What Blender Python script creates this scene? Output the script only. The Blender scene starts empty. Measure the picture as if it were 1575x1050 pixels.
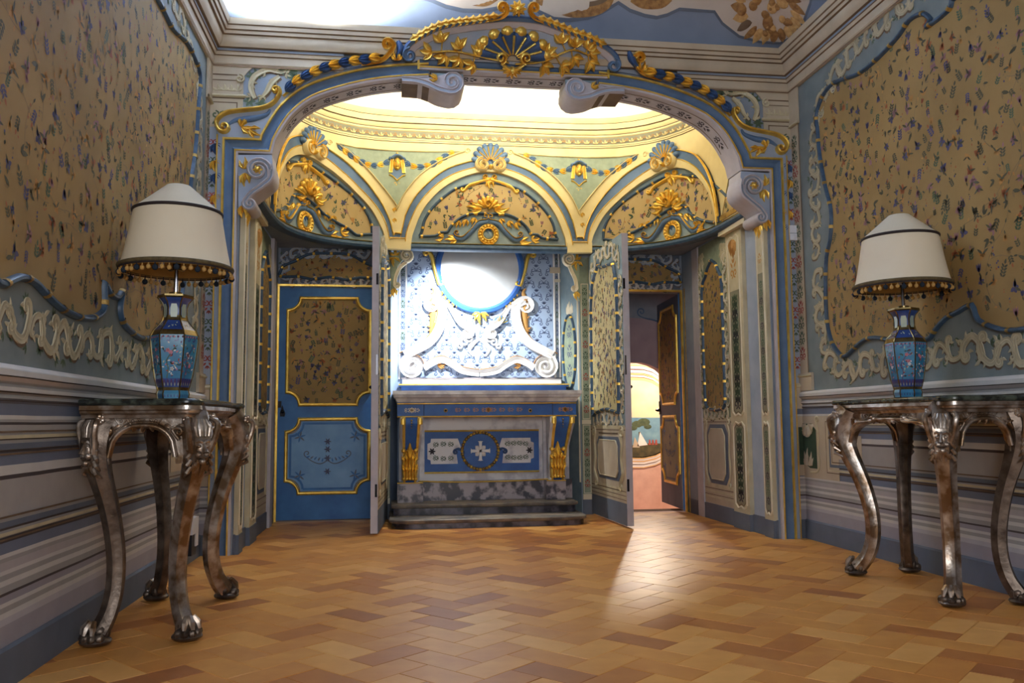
import bpy, bmesh, math, random
import numpy as np
from mathutils import Vector, Matrix
from mathutils.geometry import tessellate_polygon
PI = math.pi
SC = bpy.context.scene
COL = SC.collection

# ------------------------------------------------------------------ camera
FPX, YAW, PITCH, ROLL, CAMZ = 1297.0, .14094, .09449, -.00851, .88
def _axes():
    cy, sy, cp, sp = math.cos(YAW), math.sin(YAW), math.cos(PITCH), math.sin(PITCH)
    F = Vector((sy*cp, cy*cp, sp)); R = Vector((cy, -sy, 0)); U = R.cross(F)
    c, s = math.cos(ROLL), math.sin(ROLL)
    return c*R + s*U, -s*R + c*U, F
CR, CU, CF = _axes()
CO = Vector((0, 0, CAMZ))
cam = bpy.data.cameras.new('camera'); camo = bpy.data.objects.new('camera', cam); COL.objects.link(camo)
cam.sensor_fit = 'HORIZONTAL'; cam.sensor_width = 36; cam.lens = FPX/1575*36; cam.clip_start = .05; cam.clip_end = 60
mw = Matrix((CR, CU, -CF)).transposed().to_4x4(); mw.translation = CO
camo.matrix_world = mw
SC.camera = camo

# ------------------------------------------------------------------ world, lights, exposure
SC.view_settings.view_transform = 'Standard'; SC.view_settings.look = 'None'
SC.view_settings.gamma = 1; SC.view_settings.use_curve_mapping = False
SC.view_settings.exposure = 0.0
W = bpy.data.worlds.new('world'); SC.world = W; W.use_nodes = True
W.node_tree.nodes['Background'].inputs[0].default_value = (.80, .84, .92, 1)
W.node_tree.nodes['Background'].inputs[1].default_value = .42

def area(name, loc, aim, sx, sy, power, col, spread=PI):
    l = bpy.data.lights.new(name, 'AREA'); l.shape = 'RECTANGLE'; l.size = sx; l.size_y = sy
    l.energy = power; l.color = col; l.spread = spread
    o = bpy.data.objects.new(name, l); COL.objects.link(o); o.location = loc
    o.rotation_euler = (Vector(aim)-Vector(loc)).to_track_quat('-Z', 'Y').to_euler()
    return o
def spot(name, loc, aim, ang, power, col, blend=.5, rad=.03):
    l = bpy.data.lights.new(name, 'SPOT'); l.energy = power; l.color = col
    l.spot_size = math.radians(ang); l.spot_blend = blend; l.shadow_soft_size = rad
    o = bpy.data.objects.new(name, l); COL.objects.link(o); o.location = loc
    o.rotation_euler = (Vector(aim)-Vector(loc)).to_track_quat('-Z', 'Y').to_euler()
    return o
# daylight from the windows behind the photographer
area('window_light', (.3, -1.6, 1.9), (.6, 6, 1.2), 2.2, 2.0, 105, (.96, .97, 1.0))
# warm cove light hidden behind the arch head, washing the alcove cornice and ceiling
area('alcove_cove_light', (.885, 6.40, 3.64), (.885, 7.7, 3.95), 2.6, .12, 9, (1.0, .88, .44), 2.0)
area('alcove_ceiling_light', (.885, 6.5, 3.52), (.885, 6.9, 4.3), 2.4, .3, 56, (1.0, .98, .93))
# small spot inside the altar niche
spot('altar_spot', (.52, 7.70, 2.44), (.66, 8.25, 1.5), 125, 260, (.86, .94, 1.0), 1.0, .02)
# uplight on the left cornice
for i_, (x_, y_) in enumerate(((-.95, 5.55), (-.52, 5.66), (-.85, 4.9))):
    spot('cornice_uplight', (x_, y_, 3.715), (x_+.05, y_+.1, 4.6), 170, 260, (.93, .97, 1.0), .5, .05)
# room beyond the right-hand door
area('next_room_light', (3.55, 9.1, 2.0), (2.9, 10, .9), .6, .5, 60, (1.0, .80, .58))
spot('next_room_spot', (3.0, 9.85, 1.75), (2.2, 6.8, 0), 50, 130, (1.0, .88, .74), .3, .03)  # spot throwing the strip of light through the doorway

# ------------------------------------------------------------------ materials
M = {}
def s2l(c):
    return tuple((x/12.92 if x <= .04045 else ((x+.055)/1.055)**2.4) for x in [v/255 for v in c])
def mat(name, rgb, rough=.6, metal=0, var=.12, vs=6, bump=.0, bs=40, rgb2=None, coat=0, spec=.35, emit=0, thr=None):
    m = bpy.data.materials.new(name); m.use_nodes = True; nt = m.node_tree; N = nt.nodes; L = nt.links
    b = N['Principled BSDF']; b.inputs['Roughness'].default_value = rough; b.inputs['Metallic'].default_value = metal
    b.inputs['Specular IOR Level'].default_value = spec
    if coat: b.inputs['Coat Weight'].default_value = coat; b.inputs['Coat Roughness'].default_value = .25
    c = s2l(rgb); c2 = s2l(rgb2) if rgb2 else tuple(x*(1-var) for x in c)
    tc = N.new('ShaderNodeTexCoord'); no = N.new('ShaderNodeTexNoise'); no.inputs['Scale'].default_value = vs; no.inputs['Detail'].default_value = 5
    L.new(tc.outputs['Object'], no.inputs['Vector'])
    r = N.new('ShaderNodeValToRGB'); lo, hi = thr or (.3, .7)
    r.color_ramp.elements[0].position = lo; r.color_ramp.elements[1].position = hi
    r.color_ramp.elements[0].color = (*c2, 1); r.color_ramp.elements[1].color = (*c, 1)
    L.new(no.outputs['Fac'], r.inputs['Fac']); L.new(r.outputs['Color'], b.inputs['Base Color'])
    if bump:
        n2 = N.new('ShaderNodeTexNoise'); n2.inputs['Scale'].default_value = bs; n2.inputs['Detail'].default_value = 4
        L.new(tc.outputs['Object'], n2.inputs['Vector'])
        bp = N.new('ShaderNodeBump'); bp.inputs['Strength'].default_value = bump; bp.inputs['Distance'].default_value = .01
        L.new(n2.outputs['Fac'], bp.inputs['Height']); L.new(bp.outputs['Normal'], b.inputs['Normal'])
    M[name] = m
    return m
mat('gold', (250, 214, 108), .32, .62, rgb2=(222, 174, 70), vs=14, bump=.25, bs=60)
mat('gold_old', (196, 162, 88), .42, .5, rgb2=(132, 104, 58), vs=18, bump=.3, bs=70)
mat('blue', (94, 120, 150), .5, rgb2=(78, 104, 136), vs=9, bump=.08)
mat('blue_deep', (62, 90, 134), .5, rgb2=(50, 76, 116), vs=9, bump=.1)
mat('blue_altar', (56, 104, 172), .45, rgb2=(44, 84, 150), vs=8, bump=.08)
mat('blue_rope', (70, 94, 118), .4, rgb2=(50, 72, 94), vs=20, bump=.1)
mat('blue_door', (66, 122, 180), .45, rgb2=(52, 100, 156), vs=7, bump=.12, bs=25)
mat('blue_door_panel', (124, 166, 204), .45, rgb2=(100, 144, 190), vs=5, bump=.08)
mat('periwinkle', (168, 178, 194), .6, rgb2=(150, 162, 180), vs=6, bump=.05)
mat('lilac', (196, 190, 194), .6, rgb2=(180, 174, 178), vs=8, bump=.05)
mat('cream', (228, 218, 194), .6, rgb2=(208, 198, 172), vs=6, bump=.05)
mat('cream_warm_lit', (226, 208, 154), .6, rgb2=(212, 192, 136), vs=5, bump=.05)  # cream of the alcove, the warm light's yellow put into the colour
mat('ivory', (206, 196, 164), .6, rgb2=(182, 170, 138), vs=8, bump=.05)
mat('umber', (120, 98, 76), .7, rgb2=(96, 78, 62), vs=10)
mat('ink', (66, 60, 66), .7, rgb2=(54, 50, 58), vs=10)
mat('sage', (150, 160, 136), .65, rgb2=(134, 146, 124), vs=22, bump=.1, bs=80)
mat('sage_grey', (140, 158, 164), .65, rgb2=(124, 144, 152), vs=14, bump=.08)
mat('grey_blue', (144, 154, 166), .65, rgb2=(126, 138, 152), vs=7, bump=.06)
mat('slate', (104, 112, 126), .65, rgb2=(92, 100, 114), vs=5, bump=.06)
mat('frieze_grey', (128, 136, 134), .7, rgb2=(110, 120, 122), vs=7, bump=.06)
mat('taupe', (196, 182, 158), .65, rgb2=(182, 166, 142), vs=6, bump=.05)
mat('scroll_tan', (190, 180, 152), .65, rgb2=(160, 150, 124), vs=12, bump=.05)
mat('wallpaper_shutter_lit', (206, 188, 134), .72, rgb2=(188, 172, 120), vs=3, bump=.04, bs=90)  # lit copy of the pale paper, the light put into its colour
mat('olive', (92, 108, 84), .7, rgb2=(72, 90, 70), vs=15)
mat('leaf_dark', (98, 94, 70), .7, rgb2=(74, 74, 60), vs=15)
mat('indigo', (92, 88, 118), .7, rgb2=(74, 72, 104), vs=15)
mat('mauve', (158, 116, 116), .7, rgb2=(138, 98, 104), vs=15)
mat('rust', (168, 104, 62), .7, rgb2=(148, 84, 54), vs=15)
mat('amber', (186, 140, 78), .7, rgb2=(172, 122, 64), vs=15)
mat('vine', (146, 122, 80), .7, rgb2=(128, 108, 74), vs=15)
mat('wallpaper', (162, 133, 82), .72, rgb2=(144, 117, 70), vs=2.2, bump=.04, bs=90)
mat('wallpaper_pale', (196, 170, 118), .72, rgb2=(180, 154, 102), vs=3, bump=.04, bs=90)
mat('red_paint', (170, 84, 72), .7, rgb2=(146, 66, 58), vs=15)
mat('green_deep', (58, 78, 58), .7, rgb2=(46, 64, 50), vs=8)
mat('marble_white', (214, 212, 212), .35, rgb2=(176, 172, 178), vs=5, thr=(.42, .52), spec=.5)
mat('marble_dark', (96, 92, 104), .25, rgb2=(32, 32, 40), vs=9, thr=(.40, .62), spec=.5)
mat('marble_red', (156, 146, 150), .3, rgb2=(56, 54, 64), vs=11, thr=(.44, .56), spec=.5)
mat('marble_step', (134, 120, 104), .5, rgb2=(86, 80, 76), vs=6, thr=(.4, .6))
mat('marble_green', (76, 84, 74), .2, rgb2=(30, 34, 32), vs=22, thr=(.42, .6), spec=.5)
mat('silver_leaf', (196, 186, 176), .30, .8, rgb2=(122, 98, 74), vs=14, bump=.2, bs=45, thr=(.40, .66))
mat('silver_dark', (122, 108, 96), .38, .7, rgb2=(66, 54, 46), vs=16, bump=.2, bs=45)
mat('mirror_glass', (206, 206, 204), .42, .25, rgb2=(188, 186, 184), vs=3)
mat('damask', (172, 190, 216), .7, rgb2=(160, 180, 208), vs=5)
mat('damask_ink', (96, 108, 144), .7, rgb2=(84, 96, 130), vs=15)
mat('white_paint', (236, 232, 228), .6, rgb2=(222, 218, 216), vs=7, bump=.05)
mat('shade_silk', (240, 230, 206), .75, rgb2=(234, 222, 196), vs=5, bump=.03, bs=120)
mat('shade_lining', (190, 150, 82), .8, rgb2=(170, 130, 66), vs=10)
mat('trim_dark', (52, 44, 44), .7, var=.2, vs=30)
mat('trim_olive', (112, 98, 66), .8, rgb2=(80, 70, 50), vs=40, bump=.4, bs=120)
mat('pom_gold', (206, 168, 100), .9, rgb2=(168, 124, 66), vs=60, bump=.6, bs=160)
mat('pom_dark', (40, 52, 66), .9, rgb2=(28, 38, 50), vs=60, bump=.6, bs=160)
mat('cloisonne', (56, 140, 176), .2, rgb2=(40, 112, 158), vs=12, spec=.6, coat=.5)
mat('cloisonne_navy', (54, 84, 150), .2, rgb2=(40, 60, 120), vs=18, spec=.6, coat=.5)
mat('cloisonne_pale', (176, 190, 170), .25, rgb2=(150, 170, 160), vs=18, spec=.6, coat=.5)
mat('violet', (92, 62, 112), .3, rgb2=(70, 48, 90), vs=18)
mat('pink', (210, 140, 150), .4, rgb2=(190, 110, 130), vs=18)
mat('brass', (150, 130, 84), .25, .9, rgb2=(96, 84, 60), vs=20)
mat('steel', (150, 150, 156), .2, 1, var=.1)
mat('iron', (40, 38, 40), .4, .7, rgb2=(28, 26, 28), vs=20, bump=.2)
mat('plastic', (230, 232, 240), .4, var=.03)
mat('plastic_dark', (30, 32, 40), .4, var=.05)
mat('grout', (92, 62, 38), .9, var=.2, vs=30)
mat('ceiling_blue', (132, 144, 164), .8, rgb2=(118, 130, 150), vs=3, bump=.05)
mat('ceiling_white', (236, 234, 230), .8, rgb2=(218, 212, 198), vs=3, bump=.03)
mat('ceiling_stone', (202, 190, 176), .8, rgb2=(188, 174, 162), vs=4, bump=.04)
mat('stone_line', (136, 112, 88), .8, rgb2=(112, 92, 74), vs=5)
mat('stone_light', (198, 184, 160), .7, rgb2=(178, 164, 142), vs=5, bump=.04)
mat('fruit', (176, 132, 78), .7, rgb2=(120, 84, 52), vs=30)
mat('fruit_light', (214, 176, 118), .7, rgb2=(176, 134, 82), vs=30)
mat('next_wall', (222, 186, 170), .8, rgb2=(206, 166, 152), vs=9, bump=.06)
mat('next_mauve', (176, 158, 166), .8, rgb2=(160, 142, 152), vs=5)
mat('next_orange', (236, 196, 136), .8, var=.05)
mat('sky_paint', (232, 210, 160), .8, rgb2=(196, 196, 184), vs=5)
mat('sea_paint', (120, 160, 178), .8, rgb2=(92, 132, 160), vs=9)
mat('ground_paint', (96, 88, 60), .8, rgb2=(62, 60, 44), vs=18)
mat('tree_paint', (84, 96, 70), .8, rgb2=(60, 74, 56), vs=24)
mat('olive_panel', (150, 146, 120), .6, rgb2=(130, 128, 106), vs=6)
TILE = []
for i, (c1, c2) in enumerate([((216, 154, 78), (200, 136, 64)), ((206, 142, 70), (192, 126, 58)), ((222, 162, 86), (208, 146, 72)), ((186, 120, 58), (170, 104, 46)), ((172, 108, 56), (154, 92, 46)), ((228, 172, 98), (214, 156, 84)), ((208, 148, 78), (190, 124, 60))]):
    m = mat('terracotta_%s' % 'abcdefg'[i], c1, .42, rgb2=c2, vs=7, bump=.03, bs=14, spec=.45)
    TILE.append(m)

def banded(name, bands, rough=.62):
    """painted horizontal mouldings: colour by height above the floor, bands = [(z0, material colour)]"""
    m = bpy.data.materials.new(name); m.use_nodes = True; nt = m.node_tree; N = nt.nodes; L = nt.links
    b = N['Principled BSDF']; b.inputs['Roughness'].default_value = rough; b.inputs['Specular IOR Level'].default_value = .3
    g = N.new('ShaderNodeNewGeometry'); sp = N.new('ShaderNodeSeparateXYZ'); L.new(g.outputs['Position'], sp.inputs[0])
    no = N.new('ShaderNodeTexNoise'); no.inputs['Scale'].default_value = 2.5; L.new(g.outputs['Position'], no.inputs['Vector'])
    ma = N.new('ShaderNodeMath'); ma.operation = 'MULTIPLY_ADD'; ma.inputs[1].default_value = .006; L.new(no.outputs['Fac'], ma.inputs[0]); L.new(sp.outputs['Z'], ma.inputs[2])
    dv = N.new('ShaderNodeMath'); dv.operation = 'DIVIDE'; dv.inputs[1].default_value = 1.2; L.new(ma.outputs[0], dv.inputs[0])
    r = N.new('ShaderNodeValToRGB'); cr = r.color_ramp; cr.interpolation = 'CONSTANT'
    cr.elements[0].position = 0; cr.elements[0].color = (*s2l(bands[0][1]), 1)
    cr.elements[1].position = bands[1][0]/1.2; cr.elements[1].color = (*s2l(bands[1][1]), 1)
    for z, c in bands[2:32]:
        e = cr.elements.new(z/1.2); e.color = (*s2l(c), 1)
    L.new(dv.outputs[0], r.inputs['Fac'])
    n2 = N.new('ShaderNodeTexNoise'); n2.inputs['Scale'].default_value = 12; n2.inputs['Detail'].default_value = 6; L.new(g.outputs['Position'], n2.inputs['Vector'])
    mr = N.new('ShaderNodeMapRange'); mr.inputs[3].default_value = .86; mr.inputs[4].default_value = 1.1; L.new(n2.outputs['Fac'], mr.inputs[0])
    mx = N.new('ShaderNodeMix'); mx.data_type = 'RGBA'; mx.blend_type = 'MULTIPLY'; mx.inputs[0].default_value = 1
    L.new(r.outputs['Color'], mx.inputs[6]); L.new(mr.outputs[0], mx.inputs[7]); L.new(mx.outputs[2], b.inputs['Base Color'])
    M[name] = m
LT, MD, DK, BG, PN, BS = (198, 196, 192), (156, 154, 152), (74, 66, 66), (108, 116, 134), (164, 160, 156), (98, 106, 120)
banded('dado', [(0, BS), (.14, (156, 152, 160)), (.215, (178, 176, 182)), (.235, LT), (.255, MD), (.275, LT), (.29, (150, 146, 154)), (.31, DK), (.322, MD), (.345, LT),
                (.365, MD), (.38, LT), (.395, (172, 166, 168)), (.425, MD), (.437, LT), (.452, BG), (.492, DK), (.507, MD), (.53, DK), (.541, PN), (.703, DK), (.715, LT), (.75, BG),
                (.79, DK), (.80, MD), (.83, DK), (.839, PN), (.883, DK), (.893, MD), (.903, LT), (.915, BG)])
banded('dado_top', [(0, BG), (.95, BG), (.965, DK), (.974, MD), (.99, DK), (.996, LT), (1.008, MD), (1.03, (186, 178, 176)), (1.042, DK), (1.048, LT), (1.07, (222, 216, 212))])
# ------------------------------------------------------------------ surfaces (drawing boards standing in the room)
def ray(x, y):
    return CF + CR*((x-787.5)/FPX) - CU*((y-525)/FPX)
class Plane:
    def __init__(s, o, u, v, n): s.o, s.u, s.v, s.n = Vector(o), Vector(u).normalized(), Vector(v), Vector(n).normalized()
    def P(s, u, v, w=0): return s.o + s.u*u + s.v*v + s.n*w
    def uv(s, x, y):
        d = ray(x, y); t = (s.o-CO).dot(s.n)/d.dot(s.n); q = CO + d*t - s.o
        return (q.dot(s.u), q.dot(s.v))
    def t(s, pts): return [s.uv(x, y) for x, y in pts]
    curved = False
class Curve:
    """vertical wall over a plan polyline; u = arc length"""
    def __init__(s, plan, inset=None):
        s.p = [Vector((x, y, 0)) for x, y in plan]; s.L = [0]
        for a, b in zip(s.p, s.p[1:]): s.L.append(s.L[-1]+(b-a).length)
        seg = [(b-a).normalized() for a, b in zip(s.p, s.p[1:])]
        s.nn = []
        for i in range(len(s.p)):
            d = seg[max(0, i-1)] + seg[min(len(seg)-1, i)]; d.normalize()
            s.nn.append(Vector((d.y, -d.x, 0)))
    def P(s, u, v, w=0):
        i = 0
        while i < len(s.L)-2 and s.L[i+1] < u: i += 1
        f = (u-s.L[i])/(s.L[i+1]-s.L[i])
        q = s.p[i].lerp(s.p[i+1], f) if 0 <= f <= 1 else s.p[i] + (s.p[i+1]-s.p[i])*f
        n = s.nn[i].lerp(s.nn[i+1], min(1, max(0, f))).normalized()
        return Vector((q.x, q.y, v)) + n*w
    def uv(s, x, y):
        d = ray(x, y); best = None
        for i in range(len(s.p)-1):
            a, b = s.p[i], s.p[i+1]; e = b-a
            den = d.x*e.y - d.y*e.x
            if abs(den) < 1e-9: continue
            t = (a.x*e.y - a.y*e.x)/den; f = (a.x*d.y - a.y*d.x)/den
            if t > 0:
                err = max(0, -f, f-1)*(s.L[i+1]-s.L[i])
                if best is None or err < best[0]-1e-6 or (err < 1e-6 and best[0] < 1e-6 and t > best[1]): best = (err, t, i, f)
        e, t, i, f = best
        return (s.L[i] + f*(s.L[i+1]-s.L[i]), CAMZ + d.z*t)
    def t(s, pts): return [s.uv(x, y) for x, y in pts]
    curved = True

def cr(pts, n=5, closed=False):
    out = []; m = len(pts); P = [Vector(p) for p in pts]
    rng = m if closed else m-1
    for i in range(rng):
        if closed: a, b, c, d = P[(i-1) % m], P[i], P[(i+1) % m], P[(i+2) % m]
        else: a, b, c, d = P[max(0, i-1)], P[i], P[i+1], P[min(m-1, i+2)]
        for k in range(n):
            t = k/n
            out.append(.5*((2*b) + (c-a)*t + (2*a-5*b+4*c-d)*t*t + (3*b-a-3*c+d)*t**3))
    if not closed: out.append(P[-1])
    return [tuple(p) for p in out]
def vol(cx, cy, r0, r1, a0, turns, n=14):
    k = max(6, int(abs(turns)*n)); out = []
    for i in range(k+1):
        t = i/k; r = r0+(r1-r0)*t; a = a0+turns*2*PI*t
        out.append((cx+r*math.cos(a), cy+r*math.sin(a)))
    return out
def curl(p, q, r, turns, side, n=14, rend=.12):
    """spiral that continues the line p->q and winds in; side=+1 turns left (ccw)"""
    d = Vector((q[0]-p[0], q[1]-p[1])).normalized(); nrm = Vector((-d.y, d.x))*side
    c = Vector(q)+nrm*r; a0 = math.atan2(-nrm.y, -nrm.x)
    return vol(c.x, c.y, r, r*rend, a0, turns*side, n)[1:]
def scroll(pts, c0=None, c1=None, n=5):
    """smooth path with optional curls (r, turns, side) at its ends"""
    s = cr(pts, n)
    if c1: s = s + curl(s[-2], s[-1], *c1)
    if c0: s = list(reversed(curl(s[1], s[0], *c0))) + s
    return s
def taper(n, a, m, b):
    return [(a+(m-a)*min(1, i/(n*.4)) if i < n*.4 else m+(b-m)*((i-n*.4)/(n*.6))) for i in range(n)]
def plen(pts): return sum(math.dist(a, b) for a, b in zip(pts, pts[1:]))
def resample(pts, step):
    L = plen(pts); n = max(1, int(round(L/step))); out = []; acc = 0; k = 0
    tg = [L*i/n for i in range(n+1)]; i = 0
    for a, b in zip(pts, pts[1:]):
        d = math.dist(a, b)
        while k <= n and tg[k] <= acc+d+1e-9:
            f = (tg[k]-acc)/d if d > 0 else 0
            out.append((a[0]+(b[0]-a[0])*f, a[1]+(b[1]-a[1])*f)); k += 1
        acc += d
    while len(out) < n+1: out.append(pts[-1])
    return out
def inside(p, poly):
    x, y = p; r = False; j = len(poly)-1
    for i in range(len(poly)):
        xi, yi = poly[i][0], poly[i][1]; xj, yj = poly[j][0], poly[j][1]
        if (yi > y) != (yj > y) and x < (xj-xi)*(y-yi)/(yj-yi)+xi: r = not r
        j = i
    return r
def clip(poly, ax, val, keep):
    out = []
    for i in range(len(poly)):
        a, b = poly[i-1], poly[i]
        ia, ib = (a[ax]-val)*keep >= 0, (b[ax]-val)*keep >= 0
        if ia != ib:
            f = (val-a[ax])/(b[ax]-a[ax]); out.append((a[0]+(b[0]-a[0])*f, a[1]+(b[1]-a[1])*f))
        if ib: out.append(b)
    return out
def mir(pts, c): return [(2*c-x, y) for x, y in pts]

class B:
    def __init__(s): s.v = []; s.f = []; s.m = []; s.mats = []
    def mi(s, m):
        if m not in s.mats: s.mats.append(m)
        return s.mats.index(m)
    def add(s, vs, fs, m):
        o = len(s.v); s.v += [tuple(v) for v in vs]; k = s.mi(m)
        for f in fs: s.f.append(tuple(o+i for i in f)); s.m.append(k)
    def plate(s, S, poly, w0, w1, m, ms=None, step=.07):
        """flat slab with the outline poly (uv), front at w1, sides back to w0"""
        poly = [(p[0], p[1]) for p in poly]
        pieces = [poly]
        if S.curved:
            us = [p[0] for p in poly]; a, b = min(us), max(us); n = max(1, int((b-a)/step)); pieces = []
            for i in range(n):
                q = clip(clip(poly, 0, a+(b-a)*i/n, 1), 0, a+(b-a)*(i+1)/n, -1)
                if len(q) > 2: pieces.append(q)
        for q in pieces:
            tr = tessellate_polygon([[Vector((x, y, 0)) for x, y in q]])
            s.add([S.P(x, y, w1) for x, y in q], tr, m)
        if ms is not None or w1 != w0:
            n = len(poly)
            if S.curved:
                dense = []
                for i in range(n):
                    a, b = poly[i], poly[(i+1) % n]; k = max(1, int(abs(a[0]-b[0])/step))
                    dense += [(a[0]+(b[0]-a[0])*j/k, a[1]+(b[1]-a[1])*j/k) for j in range(k)]
                poly = dense; n = len(poly)
            s.add([S.P(x, y, w1) for x, y in poly]+[S.P(x, y, w0) for x, y in poly],
                  [(i, (i+1) % n, n+(i+1) % n, n+i) for i in range(n)], ms or m)
    def prof(s, S, path, prof, closed=False, w=0, scale=None):
        """sweep a section along the path. prof = [(offset, height, material of the strip to the next point)]"""
        n = len(path); rows = []
        for i in range(n):
            p = Vector(path[i])
            a = Vector(path[i-1]) if (closed or i > 0) else None
            b = Vector(path[(i+1) % n]) if (closed or i < n-1) else None
            d1 = (p-a) if a is not None else (b-p); d2 = (b-p) if b is not None else (p-a)
            if d1.length < 1e-7: d1 = d2
            if d2.length < 1e-7: d2 = d1
            if d1.length < 1e-7: d1 = d2 = Vector((1, 0))
            d1 = d1.normalized(); d2 = d2.normalized()
            n1 = Vector((-d1.y, d1.x)); n2 = Vector((-d2.y, d2.x)); mm = n1+n2
            if mm.length < .15: mm = n1.copy()
            mm.normalize(); k = 1/max(.4, mm.dot(n1)); mm *= min(k, 2.2)
            sc = scale[i] if scale else 1
            rows.append([S.P(p.x+mm.x*q[0]*sc, p.y+mm.y*q[0]*sc, w+q[1]*(sc if scale else 1)) for q in prof])
        k = len(prof)
        base = len(s.v)
        for r in rows: s.v += [tuple(x) for x in r]
        for i in range(n if closed else n-1):
            j = (i+1) % n
            for c in range(k-1):
                m = prof[c][2]
                s.f.append((base+i*k+c, base+i*k+c+1, base+j*k+c+1, base+j*k+c)); s.m.append(s.mi(m))
    def stroke(s, S, path, width, h, m, w=0, closed=False, kind='round'):
        """relief stroke, width a number or a list (per point)"""
        wd = width if isinstance(width, list) else None
        W_ = 1 if wd else width
        if kind == 'round': sec = [(-.5, -.0), (-.42, .55), (-.2, .92), (0, 1), (.2, .92), (.42, .55), (.5, 0)]
        elif kind == 'ridge': sec = [(-.5, 0), (-.3, .5), (0, 1), (.3, .5), (.5, 0)]
        elif kind == 'cup': sec = [(-.5, 0), (-.46, 1), (-.3, .8), (0, .35), (.3, .8), (.46, 1), (.5, 0)]
        else: sec = [(-.5, 0), (-.5, 1), (.5, 1), (.5, 0)]
        if wd:
            mx = max(wd) or 1
            s.prof(S, path, [(a*mx, b*h, m) for a, b in sec], closed, w, [max(.04, x/mx) for x in wd])
        else: s.prof(S, path, [(a*W_, b*h, m) for a, b in sec], closed, w)
    def flat(s, S, path, width, m, w=.0012):
        """painted line"""
        wd = width if isinstance(width, list) else None
        if wd:
            mx = max(wd) or 1; s.prof(S, path, [(-.5*mx, 0, m), (.5*mx, 0, m)], False, w, None if not wd else [max(.05, x/mx) for x in wd])
        else: s.prof(S, path, [(-.5*width, 0, m), (.5*width, 0, m)], False, w)
    def leaf(s, S, p, q, width, h, m, w=0, bend=0, lobes=0, n=8):
        p, q = Vector(p), Vector(q); d = q-p; L = d.length
        if L < 1e-6: return
        d /= L; nr = Vector((-d.y, d.x)); vs = []; fs = []
        for i in range(n+1):
            t = i/n; c = p+d*(L*t)+nr*(bend*L*math.sin(PI*t))
            wd = width*.5*(math.sin(PI*min(1, t**.8))**.8 if 0 < t < 1 else .04)
            if lobes: wd *= 1-.35*abs(math.sin(PI*lobes*t))
            hh = h*(.25+.75*math.sin(PI*min(1, .15+t*.85)))
            vs += [S.P(*(c-nr*wd), w), S.P(*(c-nr*wd*.5), w+hh*.75), S.P(*c, w+hh*.55), S.P(*(c+nr*wd*.5), w+hh*.75), S.P(*(c+nr*wd), w)]
        for i in range(n):
            for k in range(4): fs.append((i*5+k, i*5+k+1, i*5+5+k+1, i*5+5+k))
        s.add(vs, fs, m)
    def dleaf(s, S, p, ang, L, wd, m, w):
        """painted leaf"""
        c, sn = math.cos(ang), math.sin(ang)
        q = [(0, 0), (.3, -.5), (.7, -.38), (1, 0), (.7, .38), (.3, .5)]
        s.add([S.P(p[0]+c*a*L-sn*b*wd, p[1]+sn*a*L+c*b*wd, w) for a, b in q], [(0, 1, 2, 3, 4, 5)], m)
    def knob(s, S, p, r, h, m, w=0, n=10, rings=3, ry=None):
        ry = ry or r; vs = []; fs = []
        for i in range(rings):
            a = (i/rings)*PI/2
            for k in range(n):
                t = 2*PI*k/n; vs.append(S.P(p[0]+r*math.cos(a)*math.cos(t), p[1]+ry*math.cos(a)*math.sin(t), w+h*math.sin(a)))
        vs.append(S.P(p[0], p[1], w+h))
        for i in range(rings-1):
            for k in range(n): fs.append((i*n+k, i*n+(k+1) % n, (i+1)*n+(k+1) % n, (i+1)*n+k))
        for k in range(n): fs.append(((rings-1)*n+k, (rings-1)*n+(k+1) % n, rings*n))
        s.add(vs, fs, m)
    # ---- free 3D shapes
    def box(s, a, b, m):
        x0, y0, z0 = a; x1, y1, z1 = b
        s.add([(x0, y0, z0), (x1, y0, z0), (x1, y1, z0), (x0, y1, z0), (x0, y0, z1), (x1, y0, z1), (x1, y1, z1), (x0, y1, z1)],
              [(0, 3, 2, 1), (4, 5, 6, 7), (0, 1, 5, 4), (1, 2, 6, 5), (2, 3, 7, 6), (3, 0, 4, 7)], m)
    def ell(s, c, r, m, n=12, k=8, rot=0):
        vs = [(0, 0, -1)]; fs = []
        for i in range(1, k):
            a = -PI/2+PI*i/k
            for j in range(n): t = 2*PI*j/n; vs.append((math.cos(a)*math.cos(t), math.cos(a)*math.sin(t), math.sin(a)))
        vs.append((0, 0, 1)); top = len(vs)-1; cr_, sr_ = math.cos(rot), math.sin(rot)
        for j in range(n): fs.append((0, 1+(j+1) % n, 1+j)); fs.append((top, 1+(k-2)*n+j, 1+(k-2)*n+(j+1) % n))
        for i in range(k-2):
            for j in range(n): fs.append((1+i*n+j, 1+i*n+(j+1) % n, 1+(i+1)*n+(j+1) % n, 1+(i+1)*n+j))
        s.add([(c[0]+(x*r[0])*cr_-(y*r[1])*sr_, c[1]+(x*r[0])*sr_+(y*r[1])*cr_, c[2]+z*r[2]) for x, y, z in vs], fs, m)
    def lathe(s, prof, m, n=32, c=(0, 0), rot=0, flute=0, mats=None):
        vs = []; k = len(prof)
        for j in range(n):
            t = 2*PI*j/n+rot; f = 1+(flute if j % 2 else -flute)
            for r, z in prof: vs.append((c[0]+r*f*math.cos(t), c[1]+r*f*math.sin(t), z))
        base = len(s.v); s.v += vs
        for i in range(k-1):
            for j in range(n):
                s.f.append((base+j*k+i, base+((j+1) % n)*k+i, base+((j+1) % n)*k+i+1, base+j*k+i+1)); s.m.append(s.mi(mats[i] if mats else m))
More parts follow.
